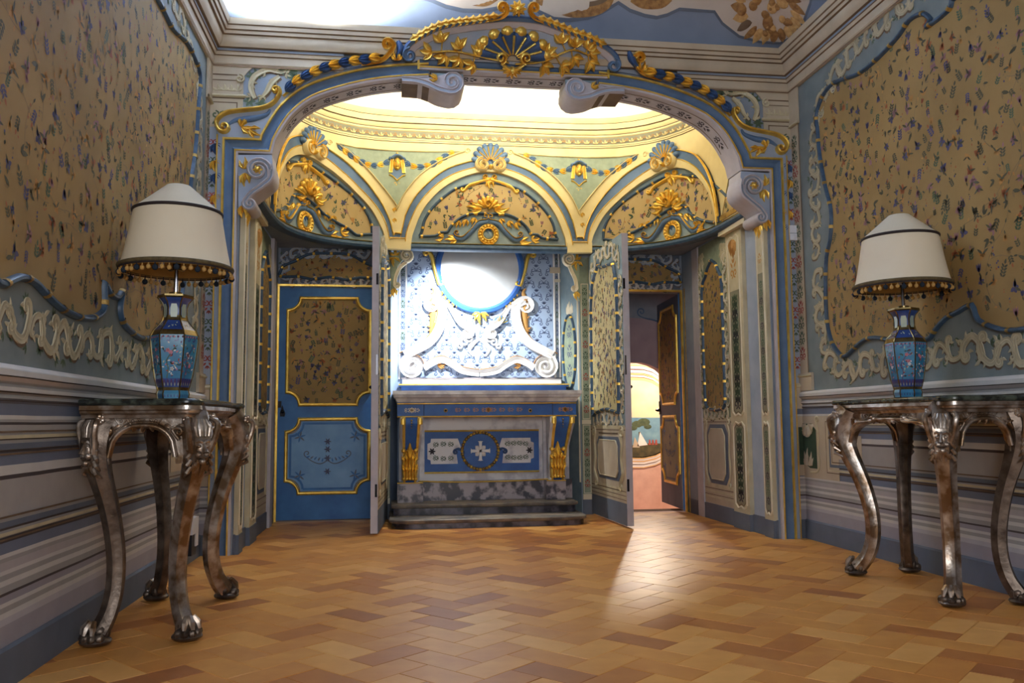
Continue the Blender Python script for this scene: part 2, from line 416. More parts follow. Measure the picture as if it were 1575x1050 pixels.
    def tube(s, pts, rad, m, n=10, sec=None, up=Vector((0, 0, 1)), cap=True):
        """tube along 3D points; sec = list of radius factors round the section"""
        P = [Vector(p) for p in pts]; N = len(P); base = len(s.v); sec = sec or [1]*n; n = len(sec)
        t0 = (P[1]-P[0]).normalized(); a = t0.orthogonal().normalized() if abs(t0.dot(up)) > .95 else t0.cross(up).normalized()
        for i in range(N):
            t = (P[min(N-1, i+1)]-P[max(0, i-1)]).normalized(); a = (a-t*a.dot(t)).normalized(); b = t.cross(a)
            r = rad[i] if isinstance(rad, list) else rad
            for k in range(n):
                q = 2*PI*k/n; s.v.append(tuple(P[i]+(a*math.cos(q)+b*math.sin(q))*r*sec[k]))
        k0 = s.mi(m)
        for i in range(N-1):
            for k in range(n): s.f.append((base+i*n+k, base+i*n+(k+1) % n, base+(i+1)*n+(k+1) % n, base+(i+1)*n+k)); s.m.append(k0)
        if cap:
            s.f.append(tuple(base+k for k in range(n))); s.m.append(k0)
            s.f.append(tuple(base+(N-1)*n+k for k in range(n))); s.m.append(k0)
    def sweep_h(s, plan, prof, closed=False):
        """horizontal moulding along a plan polyline; prof = [(off, z, material)], off to the right of travel"""
        class H:
            curved = False
            @staticmethod
            def P(u, v, w=0): return Vector((u, v, w))
        n = len(plan); k = len(prof); base = len(s.v)
        for i in range(n):
            p = Vector(plan[i]); d1 = (p-Vector(plan[i-1])) if (i or closed) else (Vector(plan[i+1])-p)
            d2 = (Vector(plan[(i+1) % n])-p) if (i < n-1 or closed) else d1
            d1.normalize(); d2.normalize(); n1 = Vector((d1.y, -d1.x)); mm = (n1+Vector((d2.y, -d2.x))).normalized(); mm /= max(.4, mm.dot(n1))
            for o, z, _ in prof: s.v.append((p.x+mm.x*o, p.y+mm.y*o, z))
        for i in range(n if closed else n-1):
            j = (i+1) % n
            for c in range(k-1): s.f.append((base+i*k+c, base+j*k+c, base+j*k+c+1, base+i*k+c+1)); s.m.append(s.mi(prof[c][2]))
    def build(s, name, parent=None, label=None, cat=None, kind=None, group=None, sharp=35, loc=None):
        me = bpy.data.meshes.new(name); me.from_pydata(s.v, [], s.f)
        for m in s.mats: me.materials.append(M[m] if isinstance(m, str) else m)
        me.polygons.foreach_set('material_index', s.m)
        me.polygons.foreach_set('use_smooth', [True]*len(me.polygons))
        me.update(); me.set_sharp_from_angle(angle=math.radians(sharp))
        o = bpy.data.objects.new(name, me); COL.objects.link(o)
        if parent is not None: o.parent = parent
        if loc: o.location = loc
        tag(o, label, cat, kind, group)
        return o
def tag(o, label=None, cat=None, kind=None, group=None):
    if label: o['label'] = label
    if cat: o['category'] = cat
    if kind: o['kind'] = kind
    if group: o['group'] = group
    return o
def empty(name, loc=(0, 0, 0), label=None, cat=None, kind=None, group=None, rz=0):
    o = bpy.data.objects.new(name, None); COL.objects.link(o); o.location = loc; o.rotation_euler = (0, 0, rz); o.empty_display_size = .1
    return tag(o, label, cat, kind, group)
def copy_tree(o, parent=None):
    c = o.copy(); COL.objects.link(c)
    if parent is not None: c.parent = parent
    for ch in list(o.children): copy_tree(ch, c)
    return c

# ------------------------------------------------------------------ motifs
def wallpaper(b, S, poly, seed, w, cell=.115, ground='wallpaper', size=1.0, dark='leaf_dark'):
    """chinoiserie paper: ground plus printed vines, sprigs, blossoms, buds and pale leaves"""
    R = random.Random(seed); b.plate(S, poly, w, w, ground); cell *= .74
    us = [p[0] for p in poly]; vs = [p[1] for p in poly]; u0, u1, v0, v1 = min(us), max(us), min(vs), max(vs); z = w+.0012
    def ok(x, y, r=.02):
        return all(inside((x+dx, y+dy), poly) for dx, dy in ((r, 0), (-r, 0), (0, r), (0, -r)))
    def vine():
        a = R.uniform(0, 6.28); kx = R.choice([-1, 1]); q0 = (R.uniform(u0, u1), R.uniform(v0, v1)); pts = []
        for q in range(R.randint(12, 26)):
            if not ok(*q0, .014): break
            pts.append(q0); a += kx*.17
            if R.random() < .12: kx = -kx
            q0 = (q0[0]+math.cos(a)*.026*size, q0[1]+math.sin(a)*.026*size)
        if len(pts) > 5:
            b.flat(S, pts, .0042*size, 'vine', z-.0005)
            for q in pts[1::2]: b.dleaf(S, q, R.uniform(0, 6.28), .022*size, .009*size, R.choice(['leaf_dark', 'amber', 'vine', 'leaf_dark']), z-.0002)
    for _ in range(int((u1-u0)*(v1-v0)*9)): vine()
    j = 0; y = v0
    while y < v1:
        x = u0+(cell*.5 if j % 2 else 0)
        while x < u1:
            px, py = x+R.uniform(-.38, .38)*cell, y+R.uniform(-.38, .38)*cell; k = R.random(); s_ = size*R.uniform(.75, 1.2)
            if ok(px, py, .028*size):
                if k < .30:      # stem with small paired leaves
                    a = R.choice([PI/2, PI/2, -PI/2])+R.uniform(-.6, .6); n = R.randint(3, 4); c = R.choice([dark, dark, 'olive', 'indigo'])
                    for q in range(n):
                        e = (px+math.cos(a)*.011*q*s_, py+math.sin(a)*.011*q*s_)
                        b.dleaf(S, e, a+.9, .019*s_, .009*s_, c, z); b.dleaf(S, e, a-.9, .019*s_, .009*s_, c, z)
                    b.dleaf(S, (px+math.cos(a)*.011*n*s_, py+math.sin(a)*.011*n*s_), a, .02*s_, .011*s_, R.choice(['mauve', c, 'rust']), z)
                elif k < .40:    # dark blossom
                    a = R.uniform(0, 6)
                    for q in range(4): b.dleaf(S, (px, py), a+q*1.4, .024*s_*R.uniform(.7, 1.1), .017*s_, 'indigo', z)
                    b.dleaf(S, (px, py), a+2, .032*s_, .011*s_, dark, z+.0003); b.dleaf(S, (px, py), PI/2+R.uniform(-.6, .6), .034*s_, .010*s_, dark, z)
                elif k < .58:    # soft blossom, faded
                    c = R.choice(['mauve', 'amber', 'amber', 'rust']); a = R.uniform(0, 6)
                    for q in range(5): b.dleaf(S, (px, py), a+q*1.257, .026*s_*R.uniform(.6, 1.1), .019*s_, c, z-.0003)
                    for q in range(2): b.dleaf(S, (px, py), a+2*q+.5, .036*s_, .010*s_, dark, z)
                elif k < .72:    # broad leaf pair
                    a = R.uniform(0, 6.28); b.dleaf(S, (px, py), a, .040*s_, .015*s_, dark, z); b.dleaf(S, (px, py), a+R.uniform(.7, 1.3), .030*s_, .012*s_, R.choice([dark, 'vine']), z)
                elif k < .82:    # bell flower
                    a = R.choice([1.4, 1.8, -1.4])+R.uniform(-.3, .3); c = R.choice(['indigo', 'mauve', 'rust', 'amber'])
                    for q in (-.35, 0, .35): b.dleaf(S, (px, py), a+q, .036*s_, .012*s_, c, z)
                    b.dleaf(S, (px, py), a+PI-.4, .022*s_, .008*s_, dark, z)
                else:
                    for q in range(4): b.dleaf(S, (px+R.uniform(-.008, .008), py+q*.011*s_), R.uniform(0, 6), .010*s_, .008*s_, R.choice([dark, 'rust', 'indigo', 'vine']), z)
            x += cell
        y += cell*.8; j += 1
def rope(b, g, S, path, wd=.026, h=.02, w=0, closed=False, every=.16, m='blue_rope', gl=.022, gm='gold', first=.5):
    """blue roll moulding (b) bound with gilt bands (g)"""
    b.stroke(S, path, wd, h, m, w, closed)
    P = list(path)+([path[0]] if closed else [])
    rs = resample(P, every/8)
    k = int(8*first)
    while k+1 < len(rs):
        a, c = Vector(rs[k]), Vector(rs[k+1]); d = (c-a).normalized()
        g.stroke(S, [tuple(a-d*gl*.5), tuple(a), tuple(a+d*gl*.5)], wd*1.18, h*1.2, gm, w)
        k += 8
def c_scroll(b, S, c, r, a0, side, m, h=.008, w=0, wd=None):
    wd = wd or r*.30
    p = vol(c[0], c[1], r, r*.16, a0, side*1.35, 16); n = len(p)
    b.stroke(S, p, [wd*(.35+.65*math.sin(PI*min(1, .15+i/n))) for i in range(n)], h, m, w)
def rocaille(b, S, path, size, seed, m='ivory', m2='umber', leafm='olive', w=0, h=.007):
    """painted and lightly modelled chain of C and S scrolls with foliage following a path"""
    R = random.Random(seed); pts = resample(path, size*.92); sgn = 1
    for i in range(len(pts)-1):
        p, q = Vector(pts[i]), Vector(pts[i+1]); d = (q-p).normalized(); nr = Vector((-d.y, d.x)); s_ = size*R.uniform(.8, 1.2)
        j1, j2, j3 = R.uniform(-.12, .12), R.uniform(-.12, .12), R.uniform(-.15, .15)
        path_ = scroll([tuple(p-nr*sgn*s_*(.32+j1)), tuple(p+nr*sgn*s_*(.05+j2)+d*s_*.02), tuple(p+d*s_*(.36+j3)+nr*sgn*s_*.40), tuple(p+d*s_*.78+nr*sgn*s_*(.22+j1)), tuple(p+d*s_*.95-nr*sgn*s_*.18)], (s_*.15, 1.0, sgn), (s_*.14, .9, -sgn if R.random() < .6 else sgn), 4)
        n = len(path_); wd = [s_*.25*(.30+.70*math.sin(PI*min(1, .08+k/n))) for k in range(n)]
        for k in range(4):
            e = p+d*s_*R.uniform(0, 1)+nr*R.choice([-1, 1])*s_*R.uniform(.25, .55); a = R.uniform(0, 6.28)
            for q_ in range(3): b.dleaf(S, tuple(e), a+q_*.8, s_*.24, s_*.09, leafm, w+.0006)
        b.flat(S, [(x+.007, y-.008) for x, y in path_], [x*1.15 for x in wd], m2, w+.0010)  # trompe-l'oeil shadow painted as an offset dark copy of the scroll
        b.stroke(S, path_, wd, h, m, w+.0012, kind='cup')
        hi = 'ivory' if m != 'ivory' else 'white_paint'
        b.flat(S, [(x-.001, y+.002) for x, y in path_[3:-3]], s_*.035, hi, w+.0014+h)  # painted highlight line along the scroll
        for k in range(5):      # frilled edge
            t = int((.15+.7*k/4)*(n-2)); e = Vector(path_[t]); f = Vector(path_[t+1])-e
            if f.length < 1e-6: continue
            f.normalize(); nn = Vector((-f.y, f.x))*(-sgn if k % 2 else sgn)
            g_ = e+nn*s_*R.uniform(.22, .36)+f*s_*R.uniform(.02, .22)
            b.leaf(S, tuple(e), tuple(g_), s_*.14, h*.9, m, w+.001, bend=R.uniform(-.25, .25), lobes=0, n=5)
        sgn = -sgn
def acanthus(b, S, c, r, ang, m, h=.02, w=0, n=5, spread=1.9, bend=.12):
    for k in range(n):
        a = ang+(k-(n-1)/2)*spread/max(1, n-1); L = r*(1-.28*abs(k-(n-1)/2)/(n/2))
        b.leaf(S, c, (c[0]+L*math.cos(a), c[1]+L*math.sin(a)), r*.42, h, m, w, bend=bend*(-1 if k < n/2 else 1), lobes=2)
def shell(b, S, c, r, ang, m_body, m_rib, h=.03, w=0, n=9, spread=3.3, rim=True, ry=1.0, m_rim=None):
    """fluted shell opening away from its root"""
    m_rim = m_rim or m_rib
    for k in range(n):
        a = ang+(k-(n-1)/2)*spread/(n-1); L = r
        tip = (c[0]+L*math.cos(a), c[1]+L*math.sin(a)*ry)
        wd = 2*r*math.sin(spread/(n-1)/2)*1.08
        # fluted segment
        p0 = Vector(c); d = (Vector(tip)-p0); q = []
        b.stroke(S, [tuple(p0+d*t) for t in (.12, .35, .6, .82, .94, 1.0)], [wd*t for t in (.18, .4, .65, .88, .9, .55)], h, m_body, w)
        if k < n-1:
            a2 = a+spread/(n-1)/2; t2 = Vector((math.cos(a2)*r, math.sin(a2)*r*ry))
            b.stroke(S, [tuple(p0+t2*t) for t in (.15, .5, .88)], [.06*r, .08*r, .10*r], h*1.25, m_rib, w)
        if rim: b.knob(S, (tip[0], tip[1]), wd*.42, h*1.15, m_rim, w, n=10)
def husks(b, S, path, size, mats, h=.018, w=0):
    rs = resample(path, size*.95)
    for i, (p, q) in enumerate(zip(rs, rs[1:])):
        m = mats[i % len(mats)]; d = Vector(q)-Vector(p); nr = Vector((-d.y, d.x)).normalized()
        for s_ in (-1, 0, 1): b.leaf(S, p, tuple(Vector(p)+d*1.25+nr*s_*size*.32), size*.42, h*(1.2 if s_ == 0 else .9), m, w, bend=s_*.1, n=5)
def arabesque(b, S, path, wd, m, seed, w=.0012, m2=None, step=None):
    """fine painted running ornament along a strip"""
    R = random.Random(seed); step = step or wd*1.5; rs = resample(path, step); sg = 1
    for i, (p, q) in enumerate(zip(rs, rs[1:])):
        p, q = Vector(p), Vector(q); d = (q-p).normalized(); nr = Vector((-d.y, d.x)); mm = m if not m2 or i % 3 else m2
        for s_ in (-1, 1):
            c = p+d*step*.4+nr*s_*wd*.22
            b.flat(S, vol(c.x, c.y, wd*.24, wd*.06, math.atan2(-d.y, -d.x), s_*1.1, 9), wd*.09, mm, w)
            b.dleaf(S, tuple(p+nr*s_*wd*.1+d*step*.6), math.atan2(d.y, d.x)+s_*.7, wd*.4, wd*.16, mm, w)
        for k in (-.6, 0, .6): b.dleaf(S, tuple(p+d*step*.75), math.atan2(d.y, d.x)+k, wd*.34, wd*.12, mm, w)
def damask(b, S, poly, m, w, cw=.16, ch=.24):
    us = [p[0] for p in poly]; vs = [p[1] for p in poly]; i = 0; y = min(vs)
    while y < max(vs):
        x = min(us)+(cw/2 if i % 2 else 0)
        while x < max(us)+cw/2:
            def ok(px, py): return inside((px, py), poly)
            def L(px, py, a, l, wd):
                if ok(x+px, y+py) and ok(x+px+l*math.cos(a), y+py+l*math.sin(a)): b.dleaf(S, (x+px, y+py), a, l, wd, m, w)
            for k in (-.9, -.45, 0, .45, .9): L(0, 0, PI/2+k, .034, .010)
            for s_ in (-1, 1):
                for rr, oy in ((.026, -.03), (.02, .052)):
                    c = vol(x+s_*.034, y+oy, rr, rr*.25, PI/2, s_*1.1, 9)
                    if all(ok(*q) for q in c): b.flat(S, c, [.004+.004*math.sin(PI*t/len(c)) for t in range(len(c))], m, w)
                L(s_*.012, -.05, PI/2+s_*.5, .03, .008); L(s_*.02, .085, -PI/2+s_*.6, .026, .007)
            L(0, -.02, -PI/2, .03, .012)
            x += cw
        y += ch/2; i += 1
_plate0 = B.plate
def _plate(s, S, poly, w0, w1, m, ms=None, step=.07):
    if not getattr(S, 'grid2', False): return _plate0(s, S, poly, w0, w1, m, ms, step)
    poly = [(p[0], p[1]) for p in poly]; us = [p[0] for p in poly]; vs = [p[1] for p in poly]
    nu = max(1, int((max(us)-min(us))/step)); nv = max(1, int((max(vs)-min(vs))/step))
    for i in range(nu):
        a = clip(clip(poly, 0, min(us)+(max(us)-min(us))*i/nu, 1), 0, min(us)+(max(us)-min(us))*(i+1)/nu, -1)
        if len(a) < 3: continue
        for j in range(nv):
            q = clip(clip(a, 1, min(vs)+(max(vs)-min(vs))*j/nv, 1), 1, min(vs)+(max(vs)-min(vs))*(j+1)/nv, -1)
            if len(q) < 3: continue
            s.add([S.P(x, y, w1) for x, y in q], tessellate_polygon([[Vector((x, y, 0)) for x, y in q]]), m)
B.plate = _plate
# ------------------------------------------------------------------ room dimensions
XL, XR, YA, XC = -1.285, 3.053, 6.002, .885
ZC = 3.70                       # top of cornice
SL = Plane((XL, 0, 0), (0, 1, 0), (0, 0, 1), (1, 0, 0))
SR = Plane((XR, 0, 0), (0, 1, 0), (0, 0, 1), (-1, 0, 0))
SA = Plane((0, YA, 0), (1, 0, 0), (0, 0, 1), (0, -1, 0))

# ------------------------------------------------------------------ floor: herringbone of 28 x 14 cm terracotta tiles
floor = B(); floor.box((XL-.1, -2.6, -.06), (XR+.1, 8.3, -.006), 'grout')
floor = floor.build('floor', None, 'floor of terracotta tiles laid in herringbone, waxed and uneven in tone', 'floor', 'structure')
def tile_mesh(poly, m, b=.0016, name='tile'):
    n = len(poly); cx = sum(p[0] for p in poly)/n; cy = sum(p[1] for p in poly)/n
    ins = []
    for x, y in poly:
        d = Vector((cx-x, cy-y)); L = d.length; ins.append((x+d.x/L*b*1.4, y+d.y/L*b*1.4))
    v = [(x, y, -.006) for x, y in poly]+[(x, y, -.001) for x, y in poly]+[(x, y, 0) for x, y in ins]
    f = [(i, (i+1) % n, n+(i+1) % n, n+i) for i in range(n)]+[(n+i, n+(i+1) % n, 2*n+(i+1) % n, 2*n+i) for i in range(n)]+[tuple(2*n+i for i in range(n))]
    return v, f
TW, TL, G = .14, .28, .0013
shared = {}
def get_tile(mi_):
    if mi_ not in shared:
        v, f = tile_mesh([(G, G), (TL-G, G), (TL-G, TW-G), (G, TW-G)], None)
        me = bpy.data.meshes.new('tile'); me.from_pydata(v, [], f); me.materials.append(TILE[mi_]); shared[mi_] = me
    return shared[mi_]
RNG = random.Random(7); ang = math.radians(41.6); ca, sa = math.cos(ang), math.sin(ang)
cand = []
OX, OY = 1.12, 3.129
def to_w(x, y): return (OX+x*ca-y*sa, OY+x*sa+y*ca)
rooms = [((XL+.002, -2.5), (XR-.002, YA)), ((-1.05, YA), (2.82, 7.93))]
# 2:1 herringbone on a grid of unit TW: horizontal at (i,j) when (i-j)%4==0, vertical when (i-j)%4==3 pattern
for i in range(-70, 70):
    for j in range(-70, 70):
        k = (i-j) % 4
        if k == 0: r = (i, j, 2, 1, 0)
        elif k == 2: r = (i, j-1, 1, 2, 1)     # vertical tile covering (i,j-1),(i,j)
        else: continue
        x0, y0 = r[0]*TW, r[1]*TW
        q = [to_w(x0+a*TW*r[2], y0+b_*TW*r[3]) for a, b_ in ((0, 0), (1, 0), (1, 1), (0, 1))]
        cx = sum(p[0] for p in q)/4; cy = sum(p[1] for p in q)/4
        if not (-1.7 < cx < 3.5 and -2.7 < cy < 8.2): continue
        cand.append((cy, cx, q, r))
stuff = B(); singles = []
for cy, cx, q, r in cand:
    t = RNG.random(); mi_ = RNG.choice([0, 1, 2, 0, 1, 5, 6]) if t < .76 else (3 if t < .92 else 4)
    for (x0, y0), (x1, y1) in rooms:
        p = clip(clip(clip(clip(q, 0, x0, 1), 0, x1, -1), 1, y0, 1), 1, y1, -1)
        if len(p) < 3: continue
        full = len(p) == 4 and all(min(math.dist(a, b_) for b_ in q) < 1e-6 for a in p)
        # visible from the photograph's place?
        d = Vector((cx, cy, 0))-CO; z = d.dot(CF); vis = z > .5 and abs(d.dot(CR)/z) < .64 and abs(d.dot(CU)/z) < .43
        if full and vis and cy > 2.0: singles.append((cy, cx, q, r, mi_))
        else:
            c = Vector((sum(a for a, _ in p)/len(p), sum(b_ for _, b_ in p)/len(p)))
            p2 = [tuple(c+(Vector(a)-c)*(1-min(.1, G/max(.01, (Vector(a)-c).length)))) for a in p]
            v, f = tile_mesh(p2, None); stuff.add(v, f, TILE[mi_])
singles.sort()
for n_, (cy, cx, q, r, mi_) in enumerate(singles):
    if n_ < 298:
        o = bpy.data.objects.new('tile', get_tile(mi_)); COL.objects.link(o); o.parent = floor
        if r[4] == 0: o.location = (q[0][0], q[0][1], RNG.uniform(-.0006, .0004)); o.rotation_euler = (RNG.uniform(-.0002, .0002), RNG.uniform(-.0002, .0002), ang)
        else: o.location = (q[1][0], q[1][1], RNG.uniform(-.0006, .0004)); o.rotation_euler = (RNG.uniform(-.0002, .0002), RNG.uniform(-.0002, .0002), ang+PI/2)
    else:
        c = Vector((cx, cy)); p2 = [tuple(c+(Vector(a)-c)*.991) for a in q]
        v, f = tile_mesh(p2, None); stuff.add(v, f, TILE[mi_])
stuff.build('tiles', floor, kind='stuff', sharp=8)

# ------------------------------------------------------------------ side walls
def rect(u0, v0, u1, v1): return [(u0, v0), (u1, v0), (u1, v1), (u0, v1)]
rail_prof = [(0, .955), (.010, .965), (.010, .975), (.004, .985), (.018, .996), (.018, 1.012), (.008, 1.02), (.022, 1.036), (.03, 1.046), (.03, 1.066), (.02, 1.078), (0, 1.088)]
rope_L = [(240, 0), (251, 21), (263, 44), (283, 63), (294, 83), (303, 106), (305, 123), (303, 151), (300, 200), (296, 243), (291, 277), (288, 330), (285, 390), (279, 440),
          (270, 480), (262, 503), (246, 519), (229, 520), (213, 519), (198, 509), (185, 494), (181, 475), (184, 456), (184, 448), (177, 457), (166, 451), (157, 436), (157, 463), (154, 479),
          (141, 488), (122, 488), (99, 479), (80, 465), (63, 448), (48, 433), (30, 426), (15, 430), (0, 437)]
rope_R = [(1575, 506), (1553, 508), (1532, 504), (1507, 492), (1497, 469), (1476, 479), (1457, 489), (1440, 508), (1431, 520), (1405, 526), (1380, 524), (1362, 521), (1345, 519), (1331, 523), (1316, 535), (1306, 545),
          (1297, 547), (1284, 531), (1276, 505), (1273, 474), (1272, 433), (1273.5, 394), (1279, 369), (1281, 340), (1279, 315), (1272, 289), (1263, 239), (1260, 204), (1258, 176), (1266, 151), (1279, 132),
          (1294, 123), (1319, 115), (1338, 102), (1363, 79), (1386, 53), (1401, 31), (1420, 21), (1433, 30), (1428, 41), (1461, 16), (1467, 0)]
pL = cr(SL.t(rope_L), 3); mL = SL.uv(0, 437)[0]-.02
closed_L = pL+[(2*mL-u, v) for u, v in reversed(pL)]
pR = cr(SR.t(rope_R), 3); mR = SR.uv(1575, 506)[0]-.02
closed_R = pR+[(2*mR-u, v) for u, v in reversed(pR)]
for side, S, X, closed, sx, seed in (('left', SL, XL, closed_L, 1, 3), ('right', SR, XR, closed_R, -1, 5)):
    b = B()
    b.plate(S, rect(-2.5, 0, YA, .957), 0, 0, 'dado')
    b.plate(S, rect(-2.5, .957, YA, ZC+.05), 0, 0, 'frieze_grey')
    b.box((min(X-.003*sx, X-sx*.12), -2.5, 0), (max(X-.003*sx, X-sx*.12), YA+.26, ZC+.3), 'frieze_grey')
    wall = b.build('wall_%s' % side, None, '%s wall of the room with ochre floral wallpaper over a painted dado' % side, 'wall', 'structure')
    r = B(); plan = [(X, -2.5), (X, YA)] if sx > 0 else [(X, YA), (X, -2.5)]
    r.sweep_h(plan, [(o, z, 'dado_top') for o, z in rail_prof]); r.build('dado_rail', wall)
    s = B(); s.sweep_h(plan, [(0, 0, 'slate'), (.012, 0, 'slate'), (.012, .132, 'slate'), (.004, .142, 'slate'), (0, .142, 'slate')]); s.build('skirting', wall)
    p = B(); wallpaper(p, S, closed, seed, .004, ground='wallpaper', size=1.25, cell=.118); p.build('wallpaper_panel', wall)
    rp, gb = B(), B(); rope(rp, gb, S, closed, .028, .022, .004, closed=True, every=.17, gm='gold_old')
    rp = rp.build('rope_moulding', wall)
    nb = len(gb.f)//12
    for i in range(nb):      # each gilt band its own object
        o_ = B(); vs_ = gb.v[i*21:(i+1)*21]; o_.v = vs_; o_.f = [tuple(j-i*21 for j in f_) for f_ in gb.f[i*12:(i+1)*12]]; o_.m = [0]*12; o_.mats = ['gold_old']; o_.build('gilt_band', rp)
    # painted rocaille between rope and rail, and round the top
    k = B()
    lo = [(u, v) for u, v in closed if v < 1.75]
    u0, u1 = (min(u for u, v in closed), max(u for u, v in closed))
    base = [(u1+.10, 1.95), (u1+.07, 1.5), (u1-.02, 1.28), (u1-.3, 1.2)]
    us = [u1-.3-.2*i for i in range(20) if u1-.3-.2*i > .4]
    def under(u):
        c = [v for a, v in closed if abs(a-u) < .09 and v < 1.9]; return min(c) if c else 1.3
    base += [(u, .5*(under(u)+1.09)+.01) for u in us]
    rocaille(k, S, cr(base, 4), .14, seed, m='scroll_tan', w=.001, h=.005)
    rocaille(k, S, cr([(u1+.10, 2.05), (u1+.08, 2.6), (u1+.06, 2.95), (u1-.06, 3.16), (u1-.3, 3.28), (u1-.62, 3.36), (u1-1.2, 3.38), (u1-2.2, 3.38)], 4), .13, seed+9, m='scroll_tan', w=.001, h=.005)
    k.build('painted_scrollwork', wall)
    # painted strip in the corner
    c = B()
    c.plate(S, rect(YA-.13, 1.1, YA, 3.44), .0, .003, 'taupe'); c.flat(S, [(YA-.13, 1.1), (YA-.13, 3.44)], .012, 'umber', .004); c.flat(S, [(YA-.105, 1.2), (YA-.105, 3.1)], .006, 'ivory', .004)
    arabesque(c, S, [(YA-.055, 1.3), (YA-.055, 3.05)], .11, 'olive', 5, .004, 'red_paint', step=.12)
    c.plate(S, rect(YA-.15, 3.12, YA, 3.44), .003, .016, 'stone_light'); c.stroke(S, [(YA-.16, 3.13), (YA, 3.13)], .018, .012, 'ivory', .016)
    c.plate(S, rect(YA-.20, 1.09, YA, 1.22), .0, .02, 'stone_light'); c.stroke(S, [(YA-.21, 1.2), (YA, 1.2)], .02, .01, 'ivory', .02)
    c.build('painted_pilaster', wall)
    # painted cartouche panel in the dado beside the corner
    d = B(); d.plate(S, rect(5.50, .45, YA, .90), 0, .003, 'taupe')
    g = [(5.80, .52), (5.80, .80), (5.86, .845), (YA, .845), (YA, .56), (5.9, .52)]
    d.plate(S, g, .003, .005, 'green_deep'); c_ = (5.93, .82)
    shell(d, S, (5.93, .845), .10, -PI/2, 'stone_light', 'ivory', .008, .004, n=5, spread=2.4, rim=False)
    acanthus(d, S, (5.93, .54), .13, PI/2, 'stone_light', .008, .004, n=5)
    d.stroke(S, scroll([(5.80, .86), (5.765, .78), (5.775, .66), (5.76, .56), (5.80, .50), (5.9, .49)], (.03, 1, 1), None), .018, .006, 'ivory', .004)
    for o, m_, wd in ((0, 'umber', .006), (.018, 'ivory', .012), (.05, 'slate', .02), (.075, 'umber', .007)):
        d.flat(S, [(-2, .86-o), (5.66-o, .86-o), (5.66-o, .50+o), (-2, .50+o)], wd, m_, .0042)
    d.plate(S, rect(5.2, .60, 5.575, .765), .003, .004, 'taupe')
    d.build('painted_dado_panel', wall)

# electrical box low on the left wall
b = B(); q = SL.uv(293, 830)
b.box((XL+.013, 5.52, .07), (XL+.062, 5.64, .20), 'plastic_dark'); b.box((XL+.013, 5.50, .20), (XL+.07, 5.66, .30), 'plastic'); b.box((XL+.045, 5.60, .12), (XL+.07, 5.66, .205), 'plastic')
b.build('socket_box', None, 'small white and dark electrical box low on the left wall by the corner', 'socket')

# ------------------------------------------------------------------ cornice round the room
def corn(b, plan, top=ZC, k=1.0):
    P_ = [(0, 3.40, 'stone_light'), (.02, 3.40, 'stone_line'), (.02, 3.412, 'stone_light'), (.026, 3.42, 'stone_light'), (.026, 3.475, 'stone_line'), (.038, 3.478, 'stone_light'), (.044, 3.50, 'stone_line'),
          (.052, 3.503, 'grey_blue'), (.052, 3.52, 'stone_line'), (.070, 3.524, 'stone_light'), (.085, 3.545, 'stone_light'), (.092, 3.575, 'stone_light'), (.092, 3.60, 'stone_line'), (.108, 3.604, 'stone_light'),
          (.112, 3.625, 'stone_line'), (.124, 3.63, 'stone_light'), (.13, 3.655, 'stone_line'), (.14, 3.66, 'stone_light'), (.15, 3.70, 'stone_light'), (0, 3.705, 'stone_light')]
    P_ = P_[:9], P_[8:]
    b.sweep_h(plan, P_[1])
    if len(plan) == 4:      # the lower fascia is interrupted by the arch head
        b.sweep_h(plan[:2]+[(-.36, YA)], P_[0]); b.sweep_h([(2*XC+.36, YA)]+plan[2:], P_[0])
    else: b.sweep_h(plan, P_[0])
b = B(); corn(b, [(XL, -2.5), (XL, YA), (XR, YA), (XR, -2.5)])
b.build('trim_cornice', None, 'stepped cornice running round the room under the ceiling', 'cornice', 'structure')

# ------------------------------------------------------------------ ceiling (coved vault) with painted cartouches
class Vault:
    curved = True; grid2 = True
    def z(s, u, v):
        g = lambda d: 1-math.exp(-max(0, d)/.5)
        return ZC+1.15*g(min(u-XL, XR-u))*g(YA-v)
    def P(s, u, v, w=0): return Vector((u, v, s.z(u, v)-w))
    def uv(s, x, y):
        d = ray(x, y); lo, hi = .5, 12
        f = lambda t: CAMZ+d.z*t-s.z(min(max(d.x*t, XL), XR), min(d.y*t, YA))
        t = .5
        while t < 12 and f(t) < 0: t += .02
        lo = t-.02; hi = t
        for _ in range(20):
            m = (lo+hi)/2
            if f(m) < 0: lo = m
            else: hi = m
        return (d.x*hi, d.y*hi)
    def t(s, pts): return [s.uv(*p) for p in pts]
SV = Vault()
b = B(); nu, nv = 44, 84; vs = []; fs = []
for j in range(nv+1):
    for i in range(nu+1):
        u = XL-.02+(XR-XL+.04)*i/nu; v = -2.5+(YA+.02+2.5)*j/nv; vs.append(SV.P(min(max(u, XL), XR), min(v, YA), 0) + Vector((0, 0, 0)))
for j in range(nv):
    for i in range(nu): fs.append((j*(nu+1)+i, j*(nu+1)+i+1, (j+1)*(nu+1)+i+1, (j+1)*(nu+1)+i))
b.add(vs, fs, 'ceiling_blue')
ceil = b.build('ceiling', None, 'coved ceiling painted grey blue with pale scrolled cartouches', 'ceiling', 'structure', sharp=60)
b = B()
c1 = [(560, -60), (600, -30), (640, -8), (665, 0), (686, 9), (712, 15), (741, 16), (764, 12), (776, 0), (786, -14), (796, -22), (806, -14), (817, 0), (829, 17), (852, 28), (875, 30), (905, 26), (928, 17), (951, 3),
      (969, 15), (992, 23), (1010, 26), (1026, 22), (1045, 13), (1099, 17), (1111, 35), (1137, 55), (1168, 63), (1200, 65), (1216, 57), (1235, 35), (1246, 5), (1252, -25), (1250, -60)]
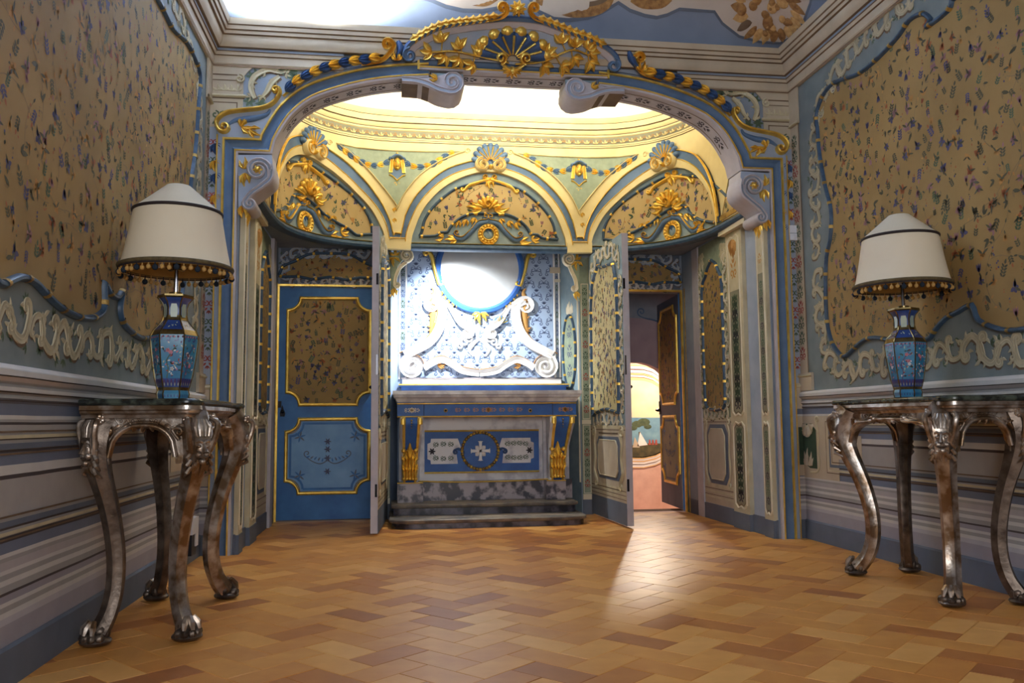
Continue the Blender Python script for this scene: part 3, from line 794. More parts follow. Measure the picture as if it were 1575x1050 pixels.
q = SV.t(c1); b.plate(SV, q, .002, .004, 'ceiling_stone', step=.12); b.flat(SV, q, .014, 'slate', .006)
for pts in ([(825, -8), (852, 5), (880, 14), (915, 12), (935, 2), (942, -12)], [(700, -20), (722, -6), (748, -3), (765, -12)], [(972, -8), (990, 2), (1018, 2), (1032, -8)]):
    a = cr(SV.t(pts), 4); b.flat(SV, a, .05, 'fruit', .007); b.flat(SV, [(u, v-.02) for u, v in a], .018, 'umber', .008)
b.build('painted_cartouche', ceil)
b = B(); R = random.Random(4); cu, cv = SV.uv(1181, 8)
for k in range(26):
    a = R.uniform(0, 2*PI); r = .20*math.sqrt(R.random()) ; s_ = R.uniform(.022, .045)
    b.knob(SV, (cu+r*math.cos(a), cv+r*math.sin(a)*.9), s_, .012, R.choice(['fruit', 'fruit_light', 'fruit']), .008, ry=s_*R.uniform(.8, 1.3))
for k in range(22):
    a = k/22*2*PI; b.leaf(SV, (cu+.16*math.cos(a), cv+.15*math.sin(a)), (cu+.27*math.cos(a+.2), cv+.25*math.sin(a+.2)), .06, .01, R.choice(['fruit', 'fruit_light', 'umber']), .007)
b.build('painted_fruit', ceil)

# ------------------------------------------------------------------ the arch wall
open_px = [(352, 853), (356, 615), (361, 400), (367, 235), (418, 232.5), (423, 217), (437, 193), (453, 173), (480, 153), (522, 138), (570, 127), (615, 122), (659, 120), (661, 110.5)]
half = SA.t(open_px); half[0] = (half[0][0], 0)
xa = half[2][0]
half[0] = (-1.083, 0); half[1] = (-1.085, 1.1); half[2] = (-1.087, 2.0)
arc = cr(half[5:13], 3)
half = half[:5]+arc+[half[12], (half[13][0]+.002, 3.447)]
half = half[:3]+[(-1.088, 2.778), (half[4][0], 2.778)]+half[5:]
opening = half+[(2*XC-u, v) for u, v in reversed(half)]
b = B()
wp = [(XL, 0)]+[(XL, ZC)]+[(XR, ZC), (XR, 0)]+list(reversed([(u, v) for u, v in opening]))
b.plate(SA, wp, 0, 0, 'grey_blue')
# thickness of the head: soffit
TH = .24
n = len(opening)
b.add([(u, YA, v) for u, v in opening]+[(u, YA+TH, v) for u, v in opening], [(i, i+1, n+i+1, n+i) for i in range(n-1)], 'lilac')
# rear face of the head, closing the wall
SAb = Plane((0, YA+TH, 0), (1, 0, 0), (0, 0, 1), (0, 1, 0))
b.plate(SAb, [(XL, 2.5), (XL, 4.2), (XR, 4.2), (XR, 2.5)]+[(2*XC-u, v) for u, v in half if v >= 2.7]+[(u, v) for u, v in reversed(half) if v >= 2.7][:0]+[(u, v) for u, v in reversed(half) if v >= 2.7], 0, 0, 'cream_warm_lit')
arch = b.build('wall_arch', None, 'wall with the great moulded arch opening into the alcove', 'wall', 'structure')
# crest board leans forward over the cornice
SCr = Plane((0, YA-.05, 3.50), (1, 0, 0), (0, -.515, .857), (0, -.857, -.515))
SH = Plane((0, YA-.09, 0), (1, 0, 0), (0, 0, 1), (0, -1, 0))
# main moulding: cream bead, gilt fillet, blue hollow, gilt fillet
b = B()
MP = [(-.006, 0, 'lilac'), (-.006, .03, 'lilac'), (.006, .034, 'lilac'), (.008, .034, 'gold'), (.010, .040, 'gold'), (.018, .040, 'gold'), (.020, .030, 'blue'), (.035, .018, 'blue'), (.052, .018, 'blue'),
                       (.068, .026, 'blue'), (.082, .036, 'gold'), (.085, .048, 'gold'), (.098, .048, 'gold'), (.100, .030, 'periwinkle'), (.100, 0, 'periwinkle')]
left_run = half[:-1]; b.prof(SA, left_run, MP); b.prof(SA, [(2*XC-u, v) for u, v in reversed(left_run)], MP)
xs = half[-1][0]-.085
b.prof(SA, [(xs, half[-1][1]), (2*XC-xs, half[-1][1])], [(o, h+.006, m_) for o, h, m_ in MP])
for x_ in (xs, 2*XC-xs): b.stroke(SA, [(x_, half[-1][1]-.01), (x_, half[-1][1]+.098)], .016, .05, 'gold', 0, kind='flat')
b.build('arch_moulding', arch)
# outer strips of the jambs
b = B()
for sgn in (0, 1):
    p = [(-1.083, 0), (-1.088, 2.90)]
    if sgn: p = [(2*XC-u, v) for u, v in reversed(p)]
    b.prof(SA, p, [(.100, 0, 'periwinkle'), (.100, .024, 'periwinkle'), (.130, .024, 'periwinkle'), (.132, .032, 'gold'), (.142, .032, 'gold'), (.145, 0, 'gold')])
b.build('jamb_fillet', arch)
# field and gilt scroll above each ear + outer fillet of the arc
ear = [(352, 178), (375, 172), (400, 169), (420, 161), (431, 149)]
def ear_set(m_):
    f = (lambda pts: pts) if not m_ else (lambda pts: [(2*XC-u, v) for u, v in pts])
    sd = -1 if m_ else 1
    g = B(); p = B()
    field = SA.t([(336, 214), (334, 196), (341, 182), (356, 175), (380, 171), (404, 168), (420, 161), (431, 149), (437, 150), (440, 158), (417, 187), (406, 216)])
    p.plate(SA, f(field), .0, .02, 'periwinkle')
    arcf = cr(SA.t([(436, 150), (456, 133), (478, 119), (522, 103), (554, 97), (586, 92), (600, 80), (606, 69), (601, 62)]), 4)
    inner = cr(SA.t([(417, 185), (440, 153), (478, 125), (522, 109), (570, 100), (606, 96), (643, 95)]), 4)
    ring = arcf[:21]+[SA.uv(604, 86), SA.uv(643, 88)]+list(reversed(inner))
    p.plate(SA, f(ring), 0, .018, 'periwinkle')
    a = scroll(SA.t([(337, 200), (334, 190), (341, 180), (355, 174), (380, 171), (404, 168), (420, 161), (430, 148), (431, 141)])); 
    a = list(reversed(curl(a[1], a[0], .042, 1.2, 1)))+a+curl(a[-2], a[-1], .028, 1.1, 1)
    k = len(a); g.stroke(SA, f(a), [.030 if 10 < i < k-14 else .024 for i in range(k)], .045, 'gold', .02, kind='round')
    a2 = arcf+curl(arcf[-2], arcf[-1], .036, 1.1, 1)
    g.stroke(SA, f(a2[:18]), .014, .030, 'gold', .016); a3 = cr(SCr.t([(556, 97), (586, 92), (600, 80), (606, 69), (601, 62)]), 4); a3 += curl(a3[-2], a3[-1], .034, 1.1, 1); g.stroke(SCr, f(a3), .034, .04, 'gold', .0, kind='cup')
    # foliage in the ear field and hanging below it
    acanthus(g, SA, f([SA.uv(372, 197)])[0], .10, (PI*.15 if not m_ else PI*.85), 'gold', .03, .02, n=4, spread=2.2)
    acanthus(g, SA, f([SA.uv(385, 200)])[0], .09, (-.5 if not m_ else PI+.5), 'gold', .03, .02, n=3, spread=1.2)
    p.stroke(SA, f(cr(SA.t([(347, 196), (365, 186), (390, 184), (410, 178), (416, 170)]), 4)), taper(17, .01, .05, .012), .02, 'blue', .02)
    g.build('gilt_scroll', arch); p.build('ear_panel', arch)
    h = B(); husks(h, SH, f(cr(SH.t([(439, 141), (452, 128), (479, 112), (513, 100), (551, 93), (582, 89)]), 4)), .075, ['blue_deep', 'gold'], .045, .0); h.build('husk_garland', arch)
    c = B()
    path = f(SA.t([(333, 218), (326, 250), (330, 285), (326, 320), (331, 350)])); sx_ = -1 if not m_ else 1
    for i, (q_, m2) in enumerate(zip([(331, 222), (330, 248), (331, 268), (331, 300), (331, 325)], ['blue_deep', 'gold', 'blue_deep', 'gold', 'blue_deep'])):
        c0 = f([SA.uv(*q_)])[0]; acanthus(c, SA, c0, .085, -PI/2+sx_*-.35, m2, .028, .006, n=4, spread=1.5)
    c.build('leaf_drop', arch)
for m_ in (0, 1): ear_set(m_)

# crest over the arch: shell, palm sprays, leaf edge

crest = B()
edge = cr(SCr.t([(625, 92), (622, 76), (632, 63), (650, 52), (677, 40), (706, 34), (747, 29), (790, 27), (830, 31), (852, 38), (875, 47), (905, 58), (931, 70), (948, 86), (951, 104)]), 5)
bot = SCr.t([(930, 108), (813, 102), (764, 96.5), (722, 94), (646, 91), (636, 96)])
crest.plate(SCr, edge+bot, -.02, .0, 'periwinkle')
inner_e = [(u, v-.012) for u, v in edge]
crest.prof(SCr, edge, [(-.075, 0, 'lilac'), (-.07, .012, 'lilac'), (-.03, .02, 'lilac'), (-.024, .03, 'blue'), (0, .04, 'blue_deep'), (.012, .03, 'blue_deep'), (.012, -.05, 'blue_deep')])
for q_, sd, r_ in (((630, 84), -1, 1), ((943, 100), 1, -1)):
    c0 = SCr.uv(*q_); crest.stroke(SCr, vol(c0[0], c0[1], .055, .008, PI/2 if sd > 0 else PI/2, 1.3*sd*-1, 14), .03, .045, 'blue', .0)
crest = crest.build('crest', arch)
g = B()
def leafrun(pts, size):
    rs = resample(cr(SCr.t(pts), 5), size*.6)
    for i, (p, q_) in enumerate(zip(rs, rs[1:])):
        d = Vector(q_)-Vector(p); nr = Vector((-d.y, d.x)).normalized()*(1 if d.x > 0 else -1); p = Vector(p)
        g.leaf(SCr, tuple(p-d*.3), tuple(p+d*1.3+nr*size*.15), size*.75, .05, 'gold', .02, lobes=2)
        g.leaf(SCr, tuple(p), tuple(p+d*.9-nr*size*.35), size*.36, .03, 'gold', .025, lobes=2)
leafrun([(764, 25), (740, 29), (706, 33), (677, 38), (650, 51), (634, 62)], .085)
leafrun([(829, 28), (852, 36), (875, 46), (905, 56), (929, 69)], .085)
for p, sd in (([(750, 29), (768, 26), (778, 19), (779, 11)], 1), ([(834, 31), (822, 27), (815, 19), (814, 12)], -1)):
    a = cr(SCr.t(p), 4); a = a+curl(a[-2], a[-1], .032, 1.1, sd); g.stroke(SCr, a, .034, .05, 'gold', .01, kind='cup')
c0 = SCr.uv(796, 13)
for k in range(9): a = k/9*2*PI; g.leaf(SCr, c0, (c0[0]+.065*math.cos(a), c0[1]+.06*math.sin(a)), .05, .05, 'gold', .02, lobes=1)
g.knob(SCr, c0, .026, .07, 'gold', .02)
g.build('gilt_leaf_edge', crest)
s = B(); c0 = SCr.uv(788, 90); r = abs(SCr.uv(788, 47)[1]-c0[1])
shell(s, SCr, c0, r*1.32, PI/2, 'blue_deep', 'gold', .04, .005, n=8, spread=2.75, ry=.74, m_rim='gold')
sh = s.build('crest_shell', crest)
g = B()
for q_, sd in (((770, 88), 1), ((808, 88), -1)):
    c1 = SCr.uv(*q_); g.stroke(SCr, vol(c1[0], c1[1], .042, .008, -PI/2, 1.4*sd, 14), .024, .06, 'gold', .02)
    g.stroke(SCr, cr(SCr.t([(q_[0], 96), (780 if sd > 0 else 797, 104), (788, 106)]), 4), .026, .05, 'gold', .02)
for k in range(7): a = -PI/2+(k-3)*.55; c2 = SCr.uv(787, 106); g.leaf(SCr, c2, (c2[0]+.075*math.cos(a), c2[1]+.065*math.sin(a)), .045, .06, 'gold', .03, lobes=1)
g.knob(SCr, SCr.uv(787, 107), .028, .08, 'gold', .02)
g.build('shell_volute', crest)
def spray(stem, leaves, seed):
    g = B(); st = cr(SCr.t(stem), 5); g.stroke(SCr, st, .014, .03, 'gold', .01)
    R = random.Random(seed)
    for (x, y), a in leaves:
        c0 = SCr.uv(x, y)
        for k in (-.8, 0, .8): q_ = (c0[0]+.088*math.cos(a+k), c0[1]+.088*math.sin(a+k)); g.leaf(SCr, c0, q_, .052, .05, 'gold', .012, bend=.1)
        st_ = min(st, key=lambda p: math.dist(p, c0)); g.stroke(SCr, [st_, c0], .010, .025, 'gold', .01)
    g.build('leaf_spray', crest)
spray([(782, 96), (755, 90), (735, 86), (710, 80), (690, 78), (664, 80)], [((664, 78), PI), ((680, 64), PI*.55), ((684, 84), PI*1.3), ((709, 74), PI*.6), ((706, 88), PI*1.3), ((728, 96), PI*1.2), ((740, 78), PI*.6)], 1)
spray([(792, 98), (822, 96), (842, 92), (862, 82), (882, 76), (904, 84)], [((906, 82), .1), ((864, 66), PI*.5), ((884, 72), PI*.45), ((902, 76), .8), ((905, 94), -1.0), ((880, 88), -.9), ((862, 100), -.6), ((842, 84), .7), ((834, 100), -.9)], 2)
# side husks flanking the crest
g = B()
for pts in ([(612, 62), (616, 76), (610, 92)], [(967, 78), (972, 92), (985, 108)]):
    a = cr(SCr.t(pts), 4); g.stroke(SCr, a, taper(len(a), .02, .06, .02), .05, 'blue_deep', .0); acanthus(g, SCr, a[-1], .08, PI/2, 'gold', .04, .02, n=4, spread=1.6)
for m_ in (0, 1):
    pass
g.build('crest_husk', crest)

# scroll brackets: two under the head, two under the ears; each stands under the soffit
def bracket(S, path_px, c0, c1, name, w0, w1, wd, extra=None, mirror_=False):
    b = B(); a = scroll(S.t(path_px), c0, c1, 6)
    if mirror_: a = [(2*XC-u, v) for u, v in a]
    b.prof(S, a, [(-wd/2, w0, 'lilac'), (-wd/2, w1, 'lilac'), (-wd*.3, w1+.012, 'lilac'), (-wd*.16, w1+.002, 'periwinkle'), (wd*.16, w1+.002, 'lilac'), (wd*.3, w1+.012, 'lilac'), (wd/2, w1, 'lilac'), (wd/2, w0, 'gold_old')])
    return b
for m_ in (0, 1):
    b = bracket(SA, [(618, 126), (640, 128), (658, 133), (675, 141), (692, 145)], None, (.078, 1.35, 1), 'b', -.22, .05, .052, mirror_=m_)
    f = (lambda p: (2*XC-p[0], p[1])) if m_ else (lambda p: p)
    under = [f(SA.uv(*p)) for p in [(618, 124), (636, 125), (668, 122), (690, 116), (706, 122), (709, 134), (700, 147), (684, 148), (664, 141), (645, 134), (618, 132)]]
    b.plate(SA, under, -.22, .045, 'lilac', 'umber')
    b.plate(SA, [f(SA.uv(*p)) for p in [(663, 113.5), (712, 116), (712, 124), (664, 126)]], -.22, .02, 'sage_grey', 'lilac')
    acanthus(b, SA, f(SA.uv(672, 127)), .075, (PI*.85 if not m_ else PI*.15), 'gold', .02, .05, n=3, spread=.8)
    b.build('head_bracket', arch)
    # ear bracket: S scroll hanging below the ear
    b = B()
    a = vol(*SA.uv(400, 265), .080, .012, PI*.9, -1.35, 16); a = list(reversed(a))
    low = cr(SA.t([(383, 271), (392, 281), (404, 279)]), 3)
    big = vol(*SA.uv(398, 264), .085, .014, -PI*.12, 1.3, 16)
    body = cr(SA.t([(419, 262), (417, 277), (403, 289), (388, 300), (379, 311)]), 5)
    path = list(reversed(big))+body; path = path+curl(path[-2], path[-1], .036, 1.2, 1)
    path = [f(p) for p in path]
    wd = .044
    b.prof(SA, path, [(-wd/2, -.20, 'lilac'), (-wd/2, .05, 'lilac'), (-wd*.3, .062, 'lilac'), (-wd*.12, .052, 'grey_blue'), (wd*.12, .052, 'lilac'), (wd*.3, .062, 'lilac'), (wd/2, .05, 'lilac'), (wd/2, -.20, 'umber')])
    b.plate(SA, [f(q_) for q_ in SA.t([(367, 240), (419, 240), (421, 262), (404, 287), (383, 305), (378, 326), (368, 326)])], -.2, .03, 'periwinkle', 'lilac')
    c0 = f(SA.uv(398, 264)); b.knob(SA, c0, .022, .03, 'gold', .05)
    for k in range(6): b.leaf(SA, c0, (c0[0]+.036*math.cos(k*1.05), c0[1]+.036*math.sin(k*1.05)), .024, .02, 'gold', .05, n=4)
    acanthus(b, SA, f(SA.uv(377, 262)), .09, PI/2, 'gold', .02, .032, n=3, spread=1.0); acanthus(b, SA, f(SA.uv(378, 268)), .10, -PI/2, 'gold', .02, .032, n=3, spread=.8)
    acanthus(b, SA, f(SA.uv(374, 318)), .09, -PI/2, 'gold', .03, .03, n=3, spread=.6)
    b.build('ear_bracket', arch)
# painted arabesque on the soffit
class Soffit:
    curved = False
    def __init__(s, path):
        s.p = path; s.L = [0]
        for a, b_ in zip(path, path[1:]): s.L.append(s.L[-1]+math.dist(a, b_))
    def P(s, u, v, w=0):
        i = 0
        while i < len(s.L)-2 and s.L[i+1] < u: i += 1
        f = (u-s.L[i])/max(1e-6, s.L[i+1]-s.L[i]); a, b_ = s.p[i], s.p[i+1]; d = Vector((b_[0]-a[0], b_[1]-a[1])).normalized()
        return Vector((a[0]+(b_[0]-a[0])*f+d.y*w, YA+v, a[1]+(b_[1]-a[1])*f-d.x*w))
SS = Soffit([p for p in opening if p[1] > 2.779]); b = B(); Lm = SS.L[-1]
for a0, a1 in ((.1, Lm/2-.62), (Lm/2-.42, Lm/2+.42), (Lm/2+.62, Lm-.1)):
    for v in (.05, .19): b.flat(SS, [(a0+(a1-a0)*i/40, v) for i in range(41)], .010, 'umber', .002)
    arabesque(b, SS, [(a0+(a1-a0)*i/40, .12) for i in range(41)], .11, 'ink', 3, .002)
b.build('painted_soffit', arch)
# painted pilasters, capitals and panels either side of the arch
b = B()
for m_ in (0, 1):
    f = (lambda p: [(2*XC-u, v) for u, v in p]) if m_ else (lambda p: p)
    b.plate(SA, f(rect(XL, 1.15, -1.235, 3.40)), 0, .006, 'periwinkle')
    b.plate(SA, f([(XL, 2.96), (-1.06, 2.96), (-1.06, 3.30), (XL, 3.30)]), 0, .008, 'stone_light')
    b.stroke(SA, f([(XL, 3.19), (-1.04, 3.19)]), .022, .014, 'ivory', .008); b.flat(SA, f([(XL, 3.172), (-1.05, 3.172)]), .008, 'umber', .01)
    b.plate(SA, f([(XL, 3.20), (-1.09, 3.20), (-1.08, 3.3), (-1.03, 3.37), (-1.0, 3.40), (XL, 3.40)]), .006, .014, 'stone_light')
    b.flat(SA, f([(XL, 3.34), (-1.1, 3.34)]), .01, 'umber', .016); b.flat(SA, f([(XL, 3.3), (-1.1, 3.3)]), .006, 'umber', .016)
    p = f(vol(-1.085, 3.315, .035, .006, PI/2, -1.3, 12)); b.stroke(SA, p, .014, .010, 'ivory', .014)
    for k in range(4): acanthus(b, SA, f([(XL+.05+k*.045, 3.225)])[0], .05, PI/2, 'ivory', .006, .014, n=3)
    b.flat(SA, f([(XL+.02, 3.14), (-1.10, 3.14), (-1.10, 2.99)]), .008, 'umber', .0095)
    arabesque(b, SA, f([(XL+.07, 3.12), (XL+.06, 2.95)]), .12, 'red_paint', 2, .0095, 'olive')
    arabesque(b, SA, f([(XL+.028, 2.9), (XL+.028, 1.25)]), .085, 'olive', 2, .0075, 'red_paint', step=.13)
    b.plate(SA, f(rect(XL, .957, -1.235, 1.15)), 0, .02, 'stone_light'); b.stroke(SA, f([(XL, 1.13), (-1.23, 1.13)]), .03, .015, 'ivory', .02)
    b.plate(SA, f(rect(XL, 0, -1.235, .957)), 0, .004, 'dado'); b.plate(SA, f(rect(XL, .46, -1.235, .9)), 0, .006, 'taupe'); b.plate(SA, f(rect(XL, .54, -1.245, .82)), 0, .008, 'green_deep')
    # upper panel with scrolled garland
    fr = f(SA.t([(374, 112), (372, 130), (369, 150), (369, 166)])); b.flat(SA, fr, .010, 'umber', .004)
    k = B()
    for p in ([(392, 152), (386, 135), (392, 118), (412, 108), (432, 112), (446, 107)], [(430, 118), (418, 128), (410, 142), (400, 152)]):
        a = f(cr(SA.t(p), 5)); n = len(a); k.flat(SA, [(x+.008, y-.008) for x, y in a], .035, 'umber', .003); k.stroke(SA, a, [.040*(.4+.6*math.sin(PI*min(1, .15+i/n))) for i in range(n)], .012, 'ivory', .004, kind='cup')  # each scroll over its painted shadow, an offset dark copy
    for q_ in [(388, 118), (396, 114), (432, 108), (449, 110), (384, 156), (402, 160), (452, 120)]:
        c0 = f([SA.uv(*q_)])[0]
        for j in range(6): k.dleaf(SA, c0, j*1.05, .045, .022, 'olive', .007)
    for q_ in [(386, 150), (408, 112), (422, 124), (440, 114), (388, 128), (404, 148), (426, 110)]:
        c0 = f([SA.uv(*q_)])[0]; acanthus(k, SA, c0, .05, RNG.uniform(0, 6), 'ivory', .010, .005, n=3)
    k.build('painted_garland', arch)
b.build('painted_pilaster', arch)
# ------------------------------------------------------------------ alcove behind the arch
XM = .90
hw = [(1.90, 6.24), (1.89, 6.6), (1.87, 6.9), (1.83, 7.1), (1.76, 7.28), (1.66, 7.44), (1.54, 7.57), (1.40, 7.67), (1.24, 7.745), (1.06, 7.79), (.86, 7.81), (.5, 7.815), (.2, 7.815)]
plan_c = [(XM-a, y) for a, y in hw]+[(XM+a, y) for a, y in reversed(hw)]
SCu = Curve(plan_c); UM = SCu.L[-1]/2
ZL, ZT = 2.50, 3.76
def T(pts, m_=False, n=0):
    q = SCu.t(pts)
    if n: q = cr(q, n)
    return [(2*UM-u, v) for u, v in q] if m_ else q
b = B()
b.plate(SCu, rect(0, ZL, 2*UM, ZT+.3), 0, 0, 'sage_grey', step=.05)
# underside of the upper wall, back to the flat wall that holds the doors
YD = 7.92
for sg in (-1, 1):
    pl = [(XM+sg*a, y) for a, y in hw]; out = [(XM+sg*1.96, 6.24), (XM+sg*1.96, YD), (XM+sg*.2, YD)]
    q = pl+[out[2], out[1], out[0]]
    b.add([(x, y, ZL) for x, y in q], tessellate_polygon([[Vector((x, y, 0)) for x, y in q]]), 'grey_blue')
alc = b.build('wall_alcove', None, 'curved upper wall of the alcove with three arches, masks and garlands', 'wall', 'structure')
# alcove ceiling
b = B(); q = plan_c
b.add([(x, y, 4.02) for x, y in q], tessellate_polygon([[Vector((x, y, 0)) for x, y in q]]), 'ceiling_white')
b.sweep_h(list(reversed(plan_c)), [(-.0, 3.74, 'ceiling_white'), (-.03, 3.86, 'ceiling_white'), (-.12, 3.96, 'ceiling_white'), (-.25, 4.01, 'ceiling_white')])
b = b.build('ceiling_alcove', None, 'white ceiling of the alcove above the yellow cornice', 'ceiling', 'structure')
bb = B()
for q_ in ((1.35, 7.1), (1.55, 7.25), (1.15, 7.2)):
    for k in range(5): bb.add([(q_[0]+.03*math.cos(a+k*1.25)+.012*math.cos(a_), q_[1]+.03*math.sin(a+k*1.25)+.012*math.sin(a_), 4.015) for a in (q_[0]*9,) for a_ in (0, 1.2, 2.4, 3.6, 4.8)], [(0, 1, 2, 3, 4)], 'amber')
bb.build('painted_flower', b)
# cornice of the alcove
b = B(); base = len(b.v)
prof_c = [(0, 3.425, 'cream_warm_lit'), (.012, 3.428, 'cream_warm_lit'), (.016, 3.505, 'umber'), (.028, 3.508, 'cream_warm_lit'), (.030, 3.520, 'umber'), (.036, 3.522, 'cream_warm_lit'), (.040, 3.535, 'olive_panel'), (.030, 3.54, 'olive_panel'),
          (.052, 3.60, 'cream_warm_lit'), (.062, 3.605, 'cream_warm_lit'), (.064, 3.62, 'umber'), (.070, 3.625, 'cream_warm_lit'), (.088, 3.645, 'cream_warm_lit'), (.09, 3.66, 'umber'), (.112, 3.664, 'cream_warm_lit'), (.116, 3.715, 'umber'), (.124, 3.718, 'cream_warm_lit'),
          (.14, 3.745, 'cream_warm_lit'), (.145, 3.765, 'cream_warm_lit'), (0, 3.77, 'cream_warm_lit')]
n = 150
for i in range(n+1):
    u = 2*UM*i/n
    for o, z, _ in prof_c: b.v.append(tuple(SCu.P(u, z, o)))
k = len(prof_c)
for i in range(n):
    for c in range(k-1): b.f.append((base+i*k+c, base+(i+1)*k+c, base+(i+1)*k+c+1, base+i*k+c+1)); b.m.append(b.mi(prof_c[c][2]))
co = b.build('cornice', alc)
b = B(); u = .1
while u < 2*UM-.1:
    acanthus(b, SCu, (u, 3.545), .05, PI/2, 'cream_warm_lit', .014, .038, n=3, spread=1.7)
    b.flat(SCu, vol(u+.045, 3.572, .018, .005, PI, 1.0, 8), .006, 'amber', .047)
    u += .09
b.build('leaf_frieze', co)

# arches: archivolts, tympana
cen_in = [(631.4, 381), (633, 368), (635.6, 358), (650, 324.5), (673, 297), (700.5, 278.5), (730, 268), (753, 266)]
cen_g1 = [(623, 374), (626, 354), (642, 318), (667, 289), (696, 270), (730, 259.6), (753, 257.5)]
cen_g2 = [(615.7, 366), (620, 341), (635.6, 308), (661, 280.5), (690, 260.6), (730, 249), (753, 247)]
cen_o = [(609.4, 324.5), (623, 297), (646, 270), (673, 251), (700.5, 238.6), (713, 235)]
lef_in = [(592.6, 375), (590, 362), (585, 349.6), (569.6, 323), (543, 295), (512.7, 268.6), (484, 249), (462, 238), (445, 235.7), (430.5, 237)]
lef_g1 = [(598.5, 371), (592.6, 345), (576, 317), (547.7, 288), (521, 264), (493, 242), (474, 231), (456, 227), (434, 226)]
lef_g2 = [(605, 364), (603.6, 360), (598, 338.7), (583, 310), (556.5, 277), (526, 249), (493, 227), (478, 219), (462, 217), (442.6, 215)]
lef_o = [(610, 317), (591.5, 292.7), (565, 262), (539, 238), (516, 222)]
def sym(pts): a = T(pts); return a+[(2*UM-u, v) for u, v in reversed(a[:-1])]
def crs(q, n=4): return cr(q, n)
Cin, Cg1, Cg2 = crs(sym(cen_in)), crs(sym(cen_g1)), crs(sym(cen_g2))
def ext(q, up=True):
    """continue the left arch down on its far side (hidden behind the jamb) by mirroring about its crown"""
    cu_ = max(q, key=lambda p: p[1]); c = cu_[0]
    lft = [(2*c-u, v) for u, v in q if u > c+.02]
    keep = [p for p in q if p[0] >= c-.001]
    out = keep+[(u, v) for u, v in reversed(lft)]
    lo = []
    for u, v in out: lo.append((max(u, .03), v))
    return lo
Lin, Lg1, Lg2 = [crs(T(p), 4) for p in (lef_in, lef_g1, lef_g2)]
crown = .5*(T([(466, 238)])[0][0]+T([(470, 238)])[0][0])
def sideext(q):
    """trim at the crown and mirror onto the near side of the arch, clamped to the wall"""
    keep = [p for p in q if p[0] >= crown]
    m2 = [(crown-(p[0]-crown)*.80, p[1]) for p in reversed(keep)]
    out = [p for p in keep]+m2[1:]
    return [(max(u, .02+.0*v), v) for u, v in out]
Lin, Lg1, Lg2 = map(lambda q: sorted(q, key=lambda p: -p[0]) if False else q, (Lin, Lg1, Lg2))
Lin, Lg1, Lg2 = sideext(list(Lin)), sideext(list(Lg1)), sideext(list(Lg2))
b = B(); g = B(); bl = B(); ty = B()
ZF = 2.47
def archband(q_in, q_out, m):
    """band between two outlines of an arch, cut into quads"""
    a = resample(q_in, plen(q_in)/40.001); c = resample(q_out, plen(q_out)/40.001); n_ = min(len(a), len(c))
    return a[:n_], c[:n_]
def band3(bd, q_in, q_out, w, m, back=True):
    a, c = archband(q_in, q_out, m); n_ = len(a)
    bd.add([SCu.P(*p, w) for p in a]+[SCu.P(*p, w) for p in c]+[SCu.P(*p, 0) for p in a], [(i, i+1, n_+i+1, n_+i) for i in range(n_-1)]+[(i, 2*n_+i, 2*n_+i+1, i+1) for i in range(n_-1)], m)
for m_ in (0, 1, 2):
    f = (lambda q: [(2*UM-u, v) for u, v in q]) if m_ == 1 else (lambda q: q)
    qi, q1, q2 = (Cin, Cg1, Cg2) if m_ == 2 else (Lin, Lg1, Lg2)
    band3(b, f(qi), f(q1), .05, 'cream_warm_lit')
    band3(bl, f(q1), f(q2), .042, 'blue')
    g.stroke(SCu, f(q1), .011, .016, 'gold', .044); g.stroke(SCu, f(q2), .014, .022, 'gold', .044)
# outer cream fields: from the outer gilt line to the spandrel outline
sp_l = T(lef_o, n=4); sp_r = T(cen_o, n=4)
for m_ in (0, 1):
    f = (lambda q: [(2*UM-u, v) for u, v in q]) if m_ else (lambda q: q)
    spand = list(sp_l)+[T([(545, 228)])[0], T([(600, 233)])[0], T([(660, 235)])[0]]+list(reversed(sp_r))
    b.plate(SCu, f(spand), .0, .031, 'sage', 'sage')
    b.stroke(SCu, f(spand), .014, .020, 'cream_warm_lit', .028, closed=True)
    # cream surface around it
    outer = [(.03, 3.43), (UM, 3.43)]
    field = [p for p in Lg2 if p[0] > 0]; 
    poly = list(reversed([p for p in Lg2]))+[p for p in Cg2 if p[0] <= UM]+[(UM, 3.43), (.02, 3.43)]
    b.plate(SCu, f(poly), 0, .021, 'cream_warm_lit')
    # foot block between the arches
    blk = T([(591, 372), (623, 375), (632, 378), (632, 384), (591.5, 380)])
    b.plate(SCu, f([(blk[0][0], 2.57), (blk[1][0]+.05, 2.57), (blk[1][0]+.05, 2.475), (blk[0][0], 2.475)]), 0, .075, 'cream_warm_lit')
    v_ = T([(609, 326), (604, 345), (606, 362), (613, 362), (616, 345)])
    g.stroke(SCu, f([Lg1[0], (Lg1[0][0]+.0, 2.575), (Cg1[0][0], 2.575), Cg1[0]]), .012, .018, 'gold', .07)
    bl.plate(SCu, f([Lg1[1], (Lg1[0][0], 2.58), (Cg1[0][0], 2.58), Cg1[1], Cg2[1], Lg2[1]]), .03, .062, 'blue')
    b.plate(SCu, f([Lg2[5], Lg2[1], (Lg2[0][0]+.01, 2.625), (Cg2[0][0]-.01, 2.625), Cg2[1], Cg2[5]]), .03, .070, 'cream_warm_lit')
    g.stroke(SCu, f([Lg2[5], Lg2[1], (Lg2[0][0]+.01, 2.625), (Cg2[0][0]-.01, 2.625), Cg2[1], Cg2[5]]), .012, .02, 'gold', .064)
    for q_ in ((606, 322), (606, 338)): acanthus(g, SCu, f(T([q_]))[0], .05, -PI/2, 'gold', .014, .07, n=3, spread=.9)
b.build('archivolt', alc); bl.build('blue_band', alc); g.build('gilt_fillet', alc)

